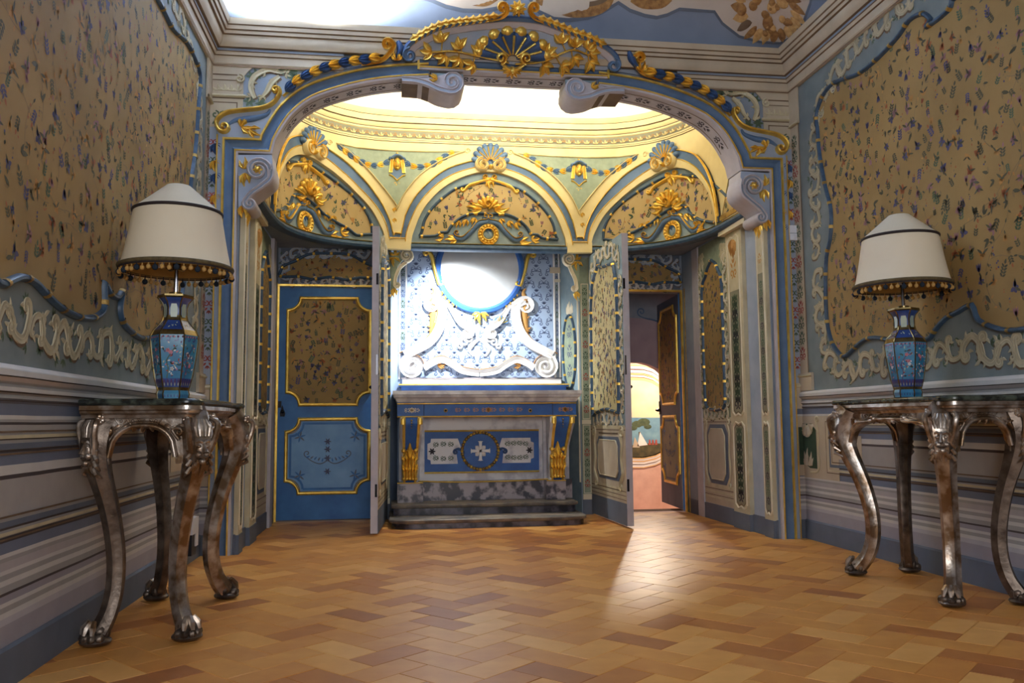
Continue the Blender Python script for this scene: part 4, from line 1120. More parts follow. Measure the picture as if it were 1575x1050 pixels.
# lintel roll along the foot of the curved wall
b = B(); g = B(); pth = [(2*UM*i/90, 2.505) for i in range(91)]
b.prof(SCu, pth, [(-.03, -.02, 'blue_rope'), (-.03, .03, 'blue_rope'), (-.02, .05, 'blue_rope'), (0, .058, 'blue_rope'), (.02, .05, 'blue_rope'), (.028, .04, 'blue_rope'), (.028, 0, 'blue_rope')])
g.stroke(SCu, [(u, v+.038) for u, v in pth], .012, .044, 'gold', 0)
b.build('lintel_roll', alc); g.build('lintel_fillet', alc)

# tympanum panels with wallpaper, blue rope, gilt ornament
cen_top = [(645, 364), (649, 356), (653, 339), (665, 320), (684, 302.5), (703, 290), (726, 284), (753, 281)]
cen_bot = [(645, 364), (669, 363), (677.5, 358), (688, 357), (694, 347.6), (709, 335), (726, 329), (745, 329), (753, 330)]
def symm(pts): a = T(pts); return a+[(2*UM-u, v) for u, v in reversed(a[:-1])]
ct, cb = cr(symm(cen_top), 3), cr(symm(cen_bot), 3)
cpoly = ct+list(reversed(cb))
lp_top = [(572, 360.6), (569.6, 341), (556.5, 317), (534.6, 295), (508, 275), (486, 260), (473, 254), (456, 250), (440, 250), (429.5, 253), (418, 262), (408, 280), (402, 300), (400, 316)]
lp_bot = [(400, 316), (408, 321), (416, 324.4), (427, 323), (434, 320), (444, 311), (447, 303), (455, 299), (471, 307), (484, 317), (499.5, 332), (521.4, 345), (534.6, 352), (547.7, 361.7), (560, 361), (572, 360.6)]
def safe(q): return [(max(u, .10), v) for u, v in q]
lt, lb = safe(cr(T(lp_top), 3)), safe(cr(T(lp_bot), 3)); lpoly = lt+lb[1:-1]
def garl(S, path, gname, w): pass
for m_ in (0, 1, 2):
    f = (lambda q: [(2*UM-u, v) for u, v in q]) if m_ == 1 else (lambda q: q)
    poly = cpoly if m_ == 2 else lpoly
    p = B(); wallpaper(p, SCu, f(poly), 20+m_, .012, ground='wallpaper_pale', cell=.12, size=1.25, dark='green_deep')
    p = p.build('tympanum_panel', alc)
    r, gb = B(), B(); rope(r, gb, SCu, f(poly)+[f(poly)[0]], .028, .03, .006, every=.17); r = r.build('rope_moulding', alc); gb.build('gilt_band', r, kind='stuff')
    g = B(); s = B()
    cen = (751, 361) if m_ == 2 else (467, 342); c0 = f(T([cen]))[0]; R0 = .095
    # wreath ring
    for k in range(16):
        a = 2*PI*k/16; g.knob(SCu, (c0[0]+R0*.82*math.cos(a), c0[1]+R0*.82*math.sin(a)), .020, .03, 'gold', .01, n=8)
    g.stroke(SCu, vol(c0[0], c0[1], R0*.60, R0*.60, 0, 1, 20), .020, .03, 'gold', .01); g.stroke(SCu, vol(c0[0], c0[1], R0, R0, 0, 1, 24), .014, .02, 'gold', .01)
    s.knob(SCu, c0, R0*.5, .02, 'sage_grey', .006, n=14); acanthus(s, SCu, (c0[0], c0[1]+R0*.5), .05, -PI/2, 'blue', .02, .02, n=3)
    for sd in (-1, 1):
        arm = [(c0[0]+sd*.02, c0[1]+.12), (c0[0]+sd*.10, c0[1]+.10), (c0[0]+sd*.17, c0[1]+.02), (c0[0]+sd*.25, c0[1]-.05), (c0[0]+sd*.31, c0[1]-.04)]
        a = scroll(arm, (.03, 1.1, -sd), (.028, 1.1, sd)); s.stroke(SCu, a, taper(len(a), .03, .06, .02), .03, 'blue', .006); g.stroke(SCu, [(u, v+.024) for u, v in a], .012, .035, 'gold', .008)
        acanthus(g, SCu, (c0[0]+sd*.30, c0[1]-.06), .12, 0 if sd > 0 else PI, 'gold', .02, .01, n=3, spread=.9)
    # crest above the wreath
    cc = (750, 316) if m_ == 2 else (473, 296); c1 = f(T([cc]))[0]
    shell(g, SCu, (c1[0], c1[1]-.03), .10 if m_ == 2 else .13, PI/2, 'gold', 'gold', .03, .02, n=7, spread=2.7)
    g.stroke(SCu, vol(c1[0], c1[1], .045, .01, -PI/2, 1.4, 14), .02, .05, 'gold', .03)
    for sd in (-1, 1):
        acanthus(g, SCu, (c1[0]+sd*.06, c1[1]-.05), .15, (.2 if sd > 0 else PI-.2), 'gold', .03, .02, n=3, spread=.8)
        for q_ in (.12, .20, .27): acanthus(g, SCu, (c1[0]+sd*q_, c1[1]-.10-q_*.22), .08, -PI/2+sd*.4, 'gold', .02, .012, n=3, spread=.9)
    # ornament at the head of the panel
    ch = (753, 279) if m_ == 2 else (467, 255); c2 = f(T([ch]))[0]
    acanthus(g, SCu, (c2[0], c2[1]+.03), .11, -PI/2, 'gold', .03, .02, n=5, spread=1.5)
    for sd in (-1, 1):
        a = scroll([(c2[0]+sd*.01, c2[1]+.01), (c2[0]+sd*.10, c2[1]+.005-.02), (c2[0]+sd*.20, c2[1]-.05), (c2[0]+sd*.245, c2[1]-.10)], None, (.02, 1, sd)); g.stroke(SCu, a, taper(len(a), .04, .03, .012), .035, 'gold', .015)
        g.stroke(SCu, vol(c2[0]+sd*.04, c2[1]+.035, .028, .006, -PI/2, sd*1.3, 12), .014, .035, 'gold', .015)
    for sd in (-1, 1): acanthus(g, SCu, (c1[0]+sd*(.42 if m_ == 2 else .36), 2.60), .10, PI/2-sd*1.2, 'gold', .02, .008, n=3, spread=1.2)
    g.build('gilt_ornament', p); s.build('blue_scroll', p)
    # shell and volutes on the crown of the arch
    k = B(); cs = (753.5, 250) if m_ == 2 else (474.5, 226); c3 = f(T([cs]))[0]
    shell(k, SCu, (c3[0], c3[1]-.01), .16, PI/2, 'blue', 'gold', .03, .055, n=9, spread=2.9, rim=True, m_rim='blue')
    for sd in (-1, 1):
        v = vol(c3[0]+sd*.075, c3[1]-.045, .068, .010, PI/2, -sd*1.6, 16)
        k.stroke(SCu, v, .034, .05, 'cream_warm_lit', .055); k.stroke(SCu, v, .010, .062, 'gold', .055)
    k.knob(SCu, (c3[0], c3[1]-.06), .022, .07, 'gold', .055)
    k.build('keystone_shell', alc)
# masks and garlands in the spandrels
for m_ in (0, 1):
    f = (lambda q: [(2*UM-u, v) for u, v in q]) if m_ else (lambda q: q)
    h = B()
    husks(h, SCu, f(T([(517, 222), (530, 233.5), (543, 243), (556.5, 251), (572, 256.5), (587, 254), (598, 250)], n=4)), .068, ['blue', 'gold'], .028, .022)
    husks(h, SCu, f(T([(699, 234), (683.5, 242), (670, 251), (653, 257.6), (635, 257.6), (622, 251)], n=4)), .068, ['gold', 'blue'], .028, .022)
    h.build('garland', alc)
    k = B(); c = f(T([(610.5, 254)]))[0]; S = SCu
    for sd in (-1, 1):
        k.plate(S, [(c[0]+sd*.035, c[1]+.06), (c[0]+sd*.062, c[1]+.05), (c[0]+sd*.078, c[1]-.085), (c[0]+sd*.045, c[1]-.085)], .02, .05, 'gold', 'gold')
        for j in range(3): k.stroke(S, [(c[0]+sd*(.042+.008*j), c[1]+.05), (c[0]+sd*(.05+.009*j), c[1]-.08)], .008, .012, 'gold', .048)
    k.plate(S, [(c[0]-.06, c[1]-.05), (c[0]+.06, c[1]-.05), (c[0]+.05, c[1]-.10), (c[0], c[1]-.145), (c[0]-.05, c[1]-.10)], .02, .034, 'blue')
    k.stroke(S, [(c[0]-.075, c[1]-.105), (c[0]-.045, c[1]-.115), (c[0], c[1]-.155), (c[0]+.045, c[1]-.115), (c[0]+.075, c[1]-.105)], .014, .02, 'gold', .03)
    acanthus(k, S, (c[0], c[1]-.17), .055, -PI/2, 'gold', .016, .022, n=3)
    # face
    k.knob(S, c, .040, .065, 'gold', .03, n=16, rings=6, ry=.062)
    k.leaf(S, (c[0], c[1]+.022), (c[0], c[1]-.022), .018, .022, 'gold', .088)
    for sd in (-1, 1):
        k.knob(S, (c[0]+sd*.015, c[1]+.010), .008, .007, 'gold_old', .088, n=8); k.stroke(S, [(c[0]+sd*.006, c[1]+.022), (c[0]+sd*.016, c[1]+.026), (c[0]+sd*.027, c[1]+.020)], .006, .008, 'gold', .082)
    k.stroke(S, [(c[0]-.012, c[1]-.031), (c[0], c[1]-.034), (c[0]+.012, c[1]-.031)], .007, .01, 'gold_old', .084)
    k.knob(S, (c[0], c[1]-.048), .014, .012, 'gold', .075, n=8)
    k.stroke(S, cr([(c[0]-.055, c[1]+.045), (c[0]-.03, c[1]+.068), (c[0], c[1]+.076), (c[0]+.03, c[1]+.068), (c[0]+.055, c[1]+.045)], 3), .034, .06, 'blue', .03)
    for sd in (-1, 1): k.knob(S, (c[0]+sd*.062, c[1]+.05), .022, .05, 'blue', .02)
    k.knob(S, (c[0], c[1]+.10), .013, .03, 'gold', .03)
    k.build('mask', alc)
    # small painted spurs beside the garland ends
    k = B()
    for q_ in ((505, 220), (719, 233)): c = f(T([q_]))[0]; k.stroke(S, vol(c[0], c[1], .03, .008, 0, 1.2, 10), .014, .012, 'cream_warm_lit', .02)
    k.build('spandrel_spur', alc)

# ------------------------------------------------------------------ lower part of the alcove: side walls, pilasters, door wall
SJL = Plane((-1.063, 0, 0), (0, 1, 0), (0, 0, 1), (1, 0, 0)); SJR = Plane((2.833, 0, 0), (0, 1, 0), (0, 0, 1), (-1, 0, 0))
for side, S, sx, X in (('left', SJL, 1, -1.063), ('right', SJR, -1, 2.833)):
    b = B()
    # core of the wall
    b.box((min(X-sx*.004, X-sx*.25), YA+.005, 0), (max(X-sx*.004, X-sx*.25), YD+.10, 2.62), 'grey_blue')
    b.plate(S, rect(YA, 0, YD, 2.62), 0, 0, 'periwinkle')
    b.plate(S, rect(YA, 0, YD, .135), 0, .012, 'slate')
    w = b.build('wall_alcove_%s' % side, None, '%s side wall of the alcove with painted pilasters and a narrow papered panel' % side, 'wall', 'structure')
    for y0, y1, wz in ((6.012, 6.165, .030), (6.42, 6.74, .036)):
        p = B(); top = 2.44 if y0 > 6.2 else 2.50
        p.plate(S, rect(y0, .13, y1, top), 0, wz, 'ivory'); p.plate(S, rect(y0, 0, y1, .13), 0, wz+.006, 'slate')
        c = (y0+y1)/2; hwid = (y1-y0)/2
        for z0, z1 in ((.165, .86), (.91, top-.04)):
            q = rect(c-hwid*.5, z0+.04, c+hwid*.5, z1-.04)
            q = [(c-hwid*.55, z0+.05), (c-hwid*.3, z0+.02), (c, z0+.035), (c+hwid*.3, z0+.02), (c+hwid*.55, z0+.05), (c+hwid*.55, z1-.05), (c+hwid*.3, z1-.02), (c, z1-.035), (c-hwid*.3, z1-.02), (c-hwid*.55, z1-.05)]
            p.plate(S, q, wz, wz+.002, 'olive_panel'); p.flat(S, q+[q[0]], .008, 'umber', wz+.003); p.stroke(S, [(a+(a-c)*.25, d+(.02 if d > (z0+z1)/2 else -.02)) for a, d in q]+[(q[0][0]+(q[0][0]-c)*.25, q[0][1]-.02)], .014, .008, 'cream', wz)
            arabesque(p, S, [(c, z0+.07), (c, (z1 if z1 < 1 else z1-.45)-.07)], hwid*1.0, 'olive', 4, wz+.003, 'ink', step=.062)
        p.plate(S, rect(c-hwid*.6, top-.50, c+hwid*.6, top-.05), wz+.003, wz+.004, 'ivory')
        arabesque(p, S, [(c, top-.45), (c, top-.28)], hwid, 'amber', 4, wz+.005); acanthus(p, S, (c, top-.07), .16, -PI/2, 'gold' if y0 < 6.2 else 'amber', .03, wz, n=5, spread=1.0)
        p.build('painted_pilaster', w)
    # capital block under the springing of the side arch
    p = B(); xx = X+sx*.036
    p.box((min(X, X+sx*.075), 6.26, 2.44), (max(X, X+sx*.075), 6.80, 2.56), 'cream'); p.box((min(X, X+sx*.085), 6.25, 2.56), (max(X, X+sx*.085), 6.82, 2.60), 'gold_old')
    p.build('impost_block', w)
    # papered panel with blue rope, 6.80 .. 7.55
    q = [(6.90, 1.02), (6.94, .98), (7.12, .96), (7.30, .98), (7.36, 1.03), (7.37, 1.5), (7.37, 2.06), (7.33, 2.14), (7.26, 2.18), (7.22, 2.24), (7.12, 2.30), (7.02, 2.25), (6.97, 2.18), (6.91, 2.12), (6.895, 2.0), (6.895, 1.5)]
    p = B(); p.plate(S, rect(6.80, .90, 7.46, 2.48), 0, .006, 'sage'); wallpaper(p, S, q, 31, .012, ground='wallpaper', cell=.085, size=.9)
    for z in (2.40, 2.33):
        for y in (6.87, 7.4): acanthus(p, S, (y, z), .12, -PI/2+.2*(1 if y < 7 else -1), 'ivory', .010, .008, n=4)
    rocaille(p, S, [(6.84, 1.0), (6.84, 2.3)], .09, 8, w=.007); rocaille(p, S, [(7.43, 1.0), (7.43, 2.3)], .09, 9, w=.007); rocaille(p, S, [(6.86, .935), (7.42, .935)], .1, 10, w=.007)
    p = p.build('papered_panel', w); r, gb = B(), B(); rope(r, gb, S, q+[q[0]], .026, .022, .01, every=.15); r = r.build('rope_moulding', w); gb.build('gilt_band', r, kind='stuff')
    p = B(); p.plate(S, rect(6.80, .14, 7.46, .90), 0, .005, 'taupe')
    for z, m2, wd in ((.885, 'ivory', .03), (.86, 'umber', .006), (.30, 'ivory', .03), (.275, 'umber', .006), (.25, 'ivory', .02), (.22, 'umber', .005), (.20, 'ivory', .015)): p.flat(S, [(6.80, z), (7.46, z)], wd, m2, .007)
    o8 = [(6.95, .42), (7.0, .36), (7.26, .36), (7.31, .42), (7.31, .74), (7.26, .80), (7.0, .80), (6.95, .74)]
    p.plate(S, [(7.13+(a-7.13)*1.3, .58+(c_-.58)*1.18) for a, c_ in o8], .005, .008, 'slate'); p.plate(S, o8, .008, .016, 'taupe'); p.stroke(S, o8+[o8[0]], .012, .006, 'ivory', .014)
    for y, sd in ((6.85, 1), (7.41, -1)): p.stroke(S, scroll([(y+sd*.04, .84), (y, .74), (y+sd*.02, .58), (y, .44), (y+sd*.05, .34)], (.03, 1.2, sd), (.03, 1.1, -sd)), .024, .010, 'ivory', .006)
    p.build('painted_dado', w)
    # door casing
    p = B()
    x0, x1 = sorted((X, X+sx*(.035 if sx > 0 else .016)))
    p.box((x0, 7.47, 0), (x1, 7.62, 2.49), 'lilac'); x0, x1 = sorted((X, X+sx*.012)); p.box((x0, 7.62, 0), (x1, 7.9, 2.49), 'grey_blue'); x0, x1 = sorted((X+sx*.012, X+sx*.018)); p.box((x0, 7.84, 0), (x1, 7.855, 2.16), 'gold_old')
    p.build('door_casing', w)
# ------------------------------------------------------------------ flat wall behind the curved one: doors and altar niche
SD = Plane((0, YD, 0), (1, 0, 0), (0, 0, 1), (0, -1, 0))
def YP(y): return Plane((0, y, 0), (1, 0, 0), (0, 0, 1), (0, -1, 0))
NX0, NX1 = -.02, 1.78                    # altar niche opening
DL0, DL1, DR0, DR1, DH = -1.04, -.13, 1.93, 2.815, 2.135
b = B()
for x0, x1, z0, z1 in ((-1.3, DL0, 0, 2.6), (DL1, NX0, 0, 2.6), (NX1, DR0, 0, 2.6), (DR1, 3.05, 0, 2.6), (DL0, DL1, DH, 2.6), (DR0, DR1, DH, 2.6)):
    b.box((x0, YD, z0), (x1, YD+.12, z1), 'grey_blue')
dw = b.build('wall_back', None, 'flat rear wall of the alcove holding two doors and the altar niche', 'wall', 'structure')
ov_top = [(429.5, 424), (433, 415), (437, 409), (454, 402), (474, 392), (499, 390), (528, 394), (548, 404), (566, 409)]
for m_ in (0, 1):
    f = (lambda q: [(2*XC-u, v) for u, v in q]) if m_ else (lambda q: q)
    # over-door panel
    z0 = 2.17
    p = B(); p.plate(SD, f(rect(DL0+.01, z0-.01, DL1-.01, 2.495)), 0, .012, 'slate')
    t = cr(SD.t(ov_top), 3); c = (DL0+DL1)/2
    half_t = [q_ for q_ in t if q_[0] <= c]; 
    poly = half_t+[(2*c-u, v) for u, v in reversed(half_t)]
    poly = poly+[(poly[-1][0]-.03, z0+.055), (c+.28, z0+.06), (c+.16, z0+.035), (c, z0+.06), (c-.16, z0+.035), (c-.28, z0+.06), (poly[0][0]+.03, z0+.055)]
    p = p.build('overdoor_panel', dw)
    q = B(); wallpaper(q, SD, f(poly), 50+m_, .016, cell=.09, size=.95); q.build('wallpaper_inset', p)
    r, gb = B(), B(); rope(r, gb, SD, f(poly+[poly[0]]), .028, .024, .014, every=.16); r = r.build('rope_moulding', dw); gb.build('gilt_band', r, kind='stuff')
    k = B()
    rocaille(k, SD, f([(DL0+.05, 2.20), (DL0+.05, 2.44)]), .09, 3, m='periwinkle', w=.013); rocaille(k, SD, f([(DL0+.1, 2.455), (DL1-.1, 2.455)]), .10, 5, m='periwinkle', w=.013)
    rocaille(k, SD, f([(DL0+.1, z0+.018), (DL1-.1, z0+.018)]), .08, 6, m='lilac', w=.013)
    k.build('painted_scrollwork', p)
    k = B(); k.prof(SD, f([(DL0, 0), (DL0, DH+.012), (DL1, DH+.012), (DL1, 0)]), [(-.006, 0, 'gold'), (-.006, .022, 'gold'), (.010, .026, 'gold'), (.014, 0, 'gold')]); k.build('door_fillet', dw)
    # narrow painted strip beside the niche
    k = B(); a0, a1 = DL1+.02, NX0
    k.plate(SD, f(rect(a0, .14, a1, 2.46)), 0, .01, 'sage'); k.plate(SD, f(rect(a0, 0, a1, .14)), 0, .014, 'slate')
    for z0_, z1_ in ((.2, .84), (.90, 2.2)):
        k.flat(SD, f(rect(a0+.012, z0_, a1-.012, z1_)+[(a0+.012, z0_)]), .007, 'cream', .011); arabesque(k, SD, f([((a0+a1)/2, z0_+.03), ((a0+a1)/2, z1_-.03)]), .07, 'olive', 2, .0115, 'red_paint')
    k.plate(SD, f(rect(a0, .85, a1, .89)), .01, .02, 'cream'); k.plate(SD, f(rect(a0, .14, a1, .19)), .01, .02, 'cream')
    k.build('painted_strip', dw)

def notch(u0, v0, u1, v1, r, n=5):
    """rectangle with quarter-circle notches biting into its corners"""
    out = []
    for cx, cy, a0 in ((u0, v0, 0), (u0, v1, 270), (u1, v1, 180), (u1, v0, 90)):
        for i in range(n+1):
            a = math.radians(a0+90*i/n); out.append((cx+r*math.cos(a), cy+r*math.sin(a)))
    return out
def panel_door(name, W_, H_, S, paper_seed, label, m_d='blue_door', m_p='blue_door_panel'):
    """door leaf drawn on surface S (u 0..W_, v 0..H_), front face at w=.0 .. thickness behind"""
    b = B(); b.plate(S, rect(0, 0, W_, H_), -.04, 0, m_d, 'blue_door'); b.plate(S, rect(0, 0, W_, H_), -.04, -.04, 'blue_door')
    d = b.build(name, None, label, 'door', 'structure')
    for z0, z1, nm in ((1.035, 2.02, 'upper_panel'), (.235, .905, 'lower_panel')):
        q = notch(.075, z0, W_-.075, z1, .115)
        p = B()
        if nm == 'upper_panel': wallpaper(p, S, q, paper_seed, .004, cell=.10, size=1.25)
        else:
            p.plate(S, q, 0, .004, m_p); q2 = notch(.115, z0+.04, W_-.115, z1-.04, .115); p.flat(S, q2+[q2[0]], .02, m_d, .005)
            c = (W_/2, (z0+z1)/2-.02)
            for sd in (-1, 1):
                a = scroll([(c[0], c[1]-.02), (c[0]+sd*.06, c[1]-.05), (c[0]+sd*.13, c[1]-.03), (c[0]+sd*.2, c[1]+.02)], None, (.03, 1, sd)); p.flat(S, a, .009, 'slate', .006)
                for k in range(5): p.dleaf(S, (c[0]+sd*(.05+.035*k), c[1]-.035+.01*k), PI/2+sd*(.3+k*.2), .04, .014, 'slate' if k % 2 else 'blue_door', .0065)
                for y_ in (z0+.16, z1-.16):
                    for k in range(6): p.dleaf(S, (c[0]+sd*(W_/2-.20), y_), k*1.05+.3, .055, .016, 'slate' if k % 2 else 'blue_door', .006)
            for y_ in (-.12, 0, .08, .15):
                for k in range(6): p.dleaf(S, (c[0], c[1]+y_), k*1.05, .034, .014, ('slate', 'indigo')[k % 2], .007)
        p = p.build(nm, d)
        g = B(); g.stroke(S, q, .030, .018, 'gold', .002, closed=True, kind='round'); q3 = notch(.09, z0+.015, W_-.09, z1-.015, .117); g.stroke(S, q3, .008, .008, 'gold_old', .002, closed=True); g.build('gilt_moulding', p)
    h = B(); h.plate(S, [(.022, .93), (.06, .93), (.066, .96), (.05, 1.0), (.04, 1.035), (.028, 1.0), (.018, .96)], 0, .012, 'iron'); h.knob(S, (.042, .975), .018, .05, 'iron', .01); h.plate(S, rect(.0, 1.01, .03, 1.07), 0, .008, 'iron')
    h.build('lock', d)
    return d
SDL = Plane((DL0+.008, YD-.006, .012), (1, 0, 0), (0, 0, 1), (0, -1, 0))
panel_door('door_1', DL1-DL0-.016, DH-.02, SDL, 61, 'closed blue panelled door with gilt mouldings and floral paper on the left of the alcove')
# open right-hand door, hinged on its right jamb and swung into the next room
hx, hy = DR1-.012, YD+.07; dx, dy = .055, .84; L_ = math.hypot(dx, dy)
ud = Vector((-dx/L_, -dy/L_, 0))
SDR = Plane((hx+dx, hy+dy, .012), (ud.x, ud.y, 0), (0, 0, 1), (-dy/L_, dx/L_, 0))
panel_door('door_2', L_, DH-.02, SDR, 62, 'open panelled door with gilt mouldings swung back into the next room', 'slate', 'olive_panel')

# next room seen through the doorway
b = B(); b.box((1.82, YD+.12, -.42), (4.2, 10.3, -.35), 'next_wall'); b.box((DR0-.3, YD+.0, -.35), (DR1+.3, YD+.13, -.002), 'next_wall')
b.build('floor_next_room', None, 'pinkish floor of the next room, lower than the threshold', 'floor', 'structure')
b = B(); b.box((1.82, 10.0, -.35), (4.2, 10.1, 3.2), 'next_wall'); b.box((4.1, YD+.12, -.35), (4.2, 10, 3.2), 'next_wall'); b.box((1.80, YD+.12, -.35), (1.86, 10, 3.2), 'next_mauve'); b.box((1.82, YD+.12, 3.0), (4.2, 10.1, 3.1), 'next_mauve'); b.box((3.05, YD+.12, 2.2), (4.2, YD+.2, 3.2), 'next_mauve'); b.box((3.05, YD+.0, -.4), (4.2, YD+.12, 3.2), 'next_mauve')
nr = b.build('wall_next_room', None, 'pink rear wall of the next room with a painted landscape', 'wall', 'structure')
SN_ = YP(8.86); b = B()
low = SN_.t([(940, 566), (970, 557), (985, 557), (1000, 561), (1012, 567), (1022, 576), (1040, 592)])
b.plate(SN_, [(1.86, low[0][1]), *low, (3.6, low[-1][1]-.3), (3.6, 3.0), (1.86, 3.0)], -.14, 0, 'next_mauve')
a = scroll(SN_.t([(1020, 497), (1005, 492), (992, 489), (984, 486)]), None, (.05, 1.3, -1)); b.stroke(SN_, a, .018, .01, 'blue', .0)
b.plate(SN_, SN_.t([(940, 440), (1100, 440), (1100, 505), (1018, 498), (1004, 492), (990, 490), (940, 486)]), 0, .006, 'grey_blue')
b.build('inner_arch', nr)
SM = Plane((0, 9.995, 0), (1, 0, 0), (0, 0, 1), (0, -1, 0)); b = B()
def mq(pts): return SM.t(pts)
fr_t = [(900, 585), (960, 582), (990, 583), (1004, 587), (1013, 593), (1020, 587), (1040, 587)]; fr_b = [(1040, 690), (1020, 694), (1008, 700), (990, 704), (960, 704), (900, 700)]
b.plate(SM, mq(fr_t+fr_b), 0, .004, 'sky_paint')
b.plate(SM, mq([(900, 642), (1040, 642), (1040, 684), (900, 690)]), .004, .005, 'sea_paint')
b.plate(SM, mq([(900, 690), (960, 685), (980, 684), (1000, 681), (1020, 682), (1040, 680), (1040, 690), (1020, 694), (1008, 700), (990, 704), (960, 704), (900, 700)]), .005, .006, 'ground_paint')
b.plate(SM, mq([(983, 683), (982, 664), (985, 664), (987, 683)]), .006, .007, 'ground_paint')
for x, y, r in ((980, 652, .07), (990, 649, .08), (996, 656, .05), (974, 658, .05)): b.knob(SM, SM.uv(x, y), r, .002, 'tree_paint', .006, ry=r*.6)
b.plate(SM, mq([(984, 664), (996, 684), (980, 686)]), .007, .008, 'white_paint'); b.plate(SM, mq([(976, 672), (984, 688), (973, 688)]), .007, .008, 'stone_light')
for x in (998, 1003, 1008): b.plate(SM, mq([(x, 676), (x+2, 676), (x+3, 684), (x-1, 684)]), .007, .008, 'red_paint')
for o, m2, wd in ((0, 'next_orange', .03), (-.035, 'white_paint', .02), (-.06, 'next_orange', .012), (-.09, 'white_paint', .03), (-.115, 'slate', .006), (-.14, 'white_paint', .03), (-.165, 'next_orange', .012)):
    b.flat(SM, [(u, v-o) for u, v in mq(fr_t)], wd, m2, .006); b.flat(SM, [(u, v+o*.7) for u, v in mq(list(reversed(fr_b)))], wd*.8, m2, .006)
b.build('painted_landscape', nr)

# ------------------------------------------------------------------ the niche behind the altar
NY = 8.25; SB = YP(NY)
b = B()
xb0, xb1 = .05, 1.665
b.plate(SB, rect(xb0-.02, 0, xb1+.02, 2.9), 0, 0, 'damask'); b.box((xb0-.3, NY+.002, 0), (xb1+.3, NY+.05, 3.0), 'grey_blue')
SNL = Plane((NX0, YD, 0), (xb0-NX0, NY-YD, 0), (0, 0, 1), (NY-YD, -(xb0-NX0), 0)); SNR = Plane((NX1, YD, 0), (xb1-NX1, NY-YD, 0), (0, 0, 1), (-(NY-YD), (xb1-NX1), 0))
ln = math.hypot(xb1-NX1, NY-YD)
b.plate(SNL, rect(0, 0, math.hypot(xb0-NX0, NY-YD), 2.9), 0, 0, 'damask'); b.plate(SNR, rect(0, 0, ln, 2.9), 0, 0, 'sage_grey')
b.box((NX0-.01, YD+.12, 2.75), (NX1+.01, NY+.05, 2.8), 'grey_blue'); b.box((NX0, YD-.10, 2.58), (NX1, YD+.12, 2.62), 'grey_blue')
ni = b.build('wall_niche', None, 'painted back of the altar niche with blue damask pattern and white scrolls', 'wall', 'structure')
b = B(); uxl = SB.uv(628, 450)[0]; uxr = SB.uv(849, 450)[0]; zb = SB.uv(700, 583)[1]
damask(b, SB, rect(uxl, zb, uxr, 2.75), 'damask_ink', .0015, .15, .25)
for u0_, u1_ in ((xb0, uxl-.01), (uxr+.01, xb1)):
    b.plate(SB, rect(u0_, zb, u1_, 2.75), 0, .004, 'grey_blue'); arabesque(b, SB, [((u0_+u1_)/2, zb+.05), ((u0_+u1_)/2, 2.7)], (u1_-u0_)*.8, 'damask_ink', 4, .006, 'olive')
    b.stroke(SB, [(u0_+.012, zb), (u0_+.012, 2.75)], .024, .014, 'white_paint'); b.stroke(SB, [(u1_-.012, zb), (u1_-.012, 2.75)], .02, .014, 'white_paint')
b.plate(SB, rect(uxr-.02, 2.36, xb1, 2.42), .004, .02, 'taupe'); b.plate(SB, rect(uxr+.02, 2.27, xb1, 2.30), .004, .016, 'cream')
b.build('painted_damask', ni)
# white scrolls under the mirror
b = B(); g = B()
XB_ = SB.uv(737, 500)[0]
mB = lambda q: [(2*XB_-u, v) for u, v in q]
outer = cr(SB.t([(622, 546), (640, 537), (660, 526), (674, 508), (680, 486), (679, 468), (668, 461)]), 5)
v0 = SB.uv(634, 563); R1 = SB.uv(651, 563)[0]-v0[0]
for f in ((lambda q: q), mB):
    sg = 1 if f(outer) is outer else -1
    pth = list(outer)+curl(outer[-2], outer[-1], .055, 1.0, 1)
    b.stroke(SB, f(pth), .095, .03, 'white_paint', .002, kind='cup'); 
    b.stroke(SB, f(vol(v0[0], v0[1], R1, .02, PI/2+.6, 1.8, 18)), .055, .035, 'white_paint', .002, kind='cup')
    b.knob(SB, f([v0])[0], R1*1.02, .012, 'lilac', .002, n=20); g.stroke(SB, f(vol(v0[0], v0[1], R1*1.1, R1*1.1, 0, .8, 18)), .006, .02, 'amber', .002)
    base = cr(SB.t([(652, 566), (664, 558), (680, 553), (696, 560), (712, 570), (737, 574)]), 5); b.stroke(SB, f(base), .07, .03, 'white_paint', .002, kind='cup')
    g.stroke(SB, f([(u, v+.04) for u, v in base]), .008, .018, 'amber', .004); g.stroke(SB, f([(u-.05, v+.02) for u, v in outer]), .010, .02, 'amber', .004)
    acanthus(g, SB, f(SB.t([(673, 563)]))[0], .09, .3 if sg > 0 else PI-.3, 'amber', .02, .01, n=3, spread=.9)
    lf = cr(SB.t([(662, 520), (664, 500), (666, 480), (664, 462), (668, 448), (664, 442)]), 4); g.stroke(SB, f(lf), taper(len(lf), .02, .07, .01), .02, 'amber', .006)
    for q_ in ((664, 505), (666, 488), (665, 470)): acanthus(g, SB, f(SB.t([q_]))[0], .06, PI-.4 if sg > 0 else .4, 'amber', .015, .008, n=3)
    arm = cr(SB.t([(672, 462), (688, 468), (698, 482), (708, 496), (722, 505)]), 4); arm += curl(arm[-2], arm[-1], .05, 1.2, -1); b.stroke(SB, f(arm), taper(len(arm), .03, .07, .03), .035, 'white_paint', .004, kind='cup')
    fol = cr(SB.t([(737, 522), (728, 528), (722, 538), (728, 548)]), 4); b.stroke(SB, f(fol), taper(len(fol), .02, .05, .01), .02, 'white_paint', .003)
    for k in range(3):
        w_ = SB.uv(722-k*7, 520+k*6); b.stroke(SB, f(vol(w_[0], w_[1], .05-.01*k, .012, PI/2, 1.1, 12)), .02, .02, 'white_paint', .003)
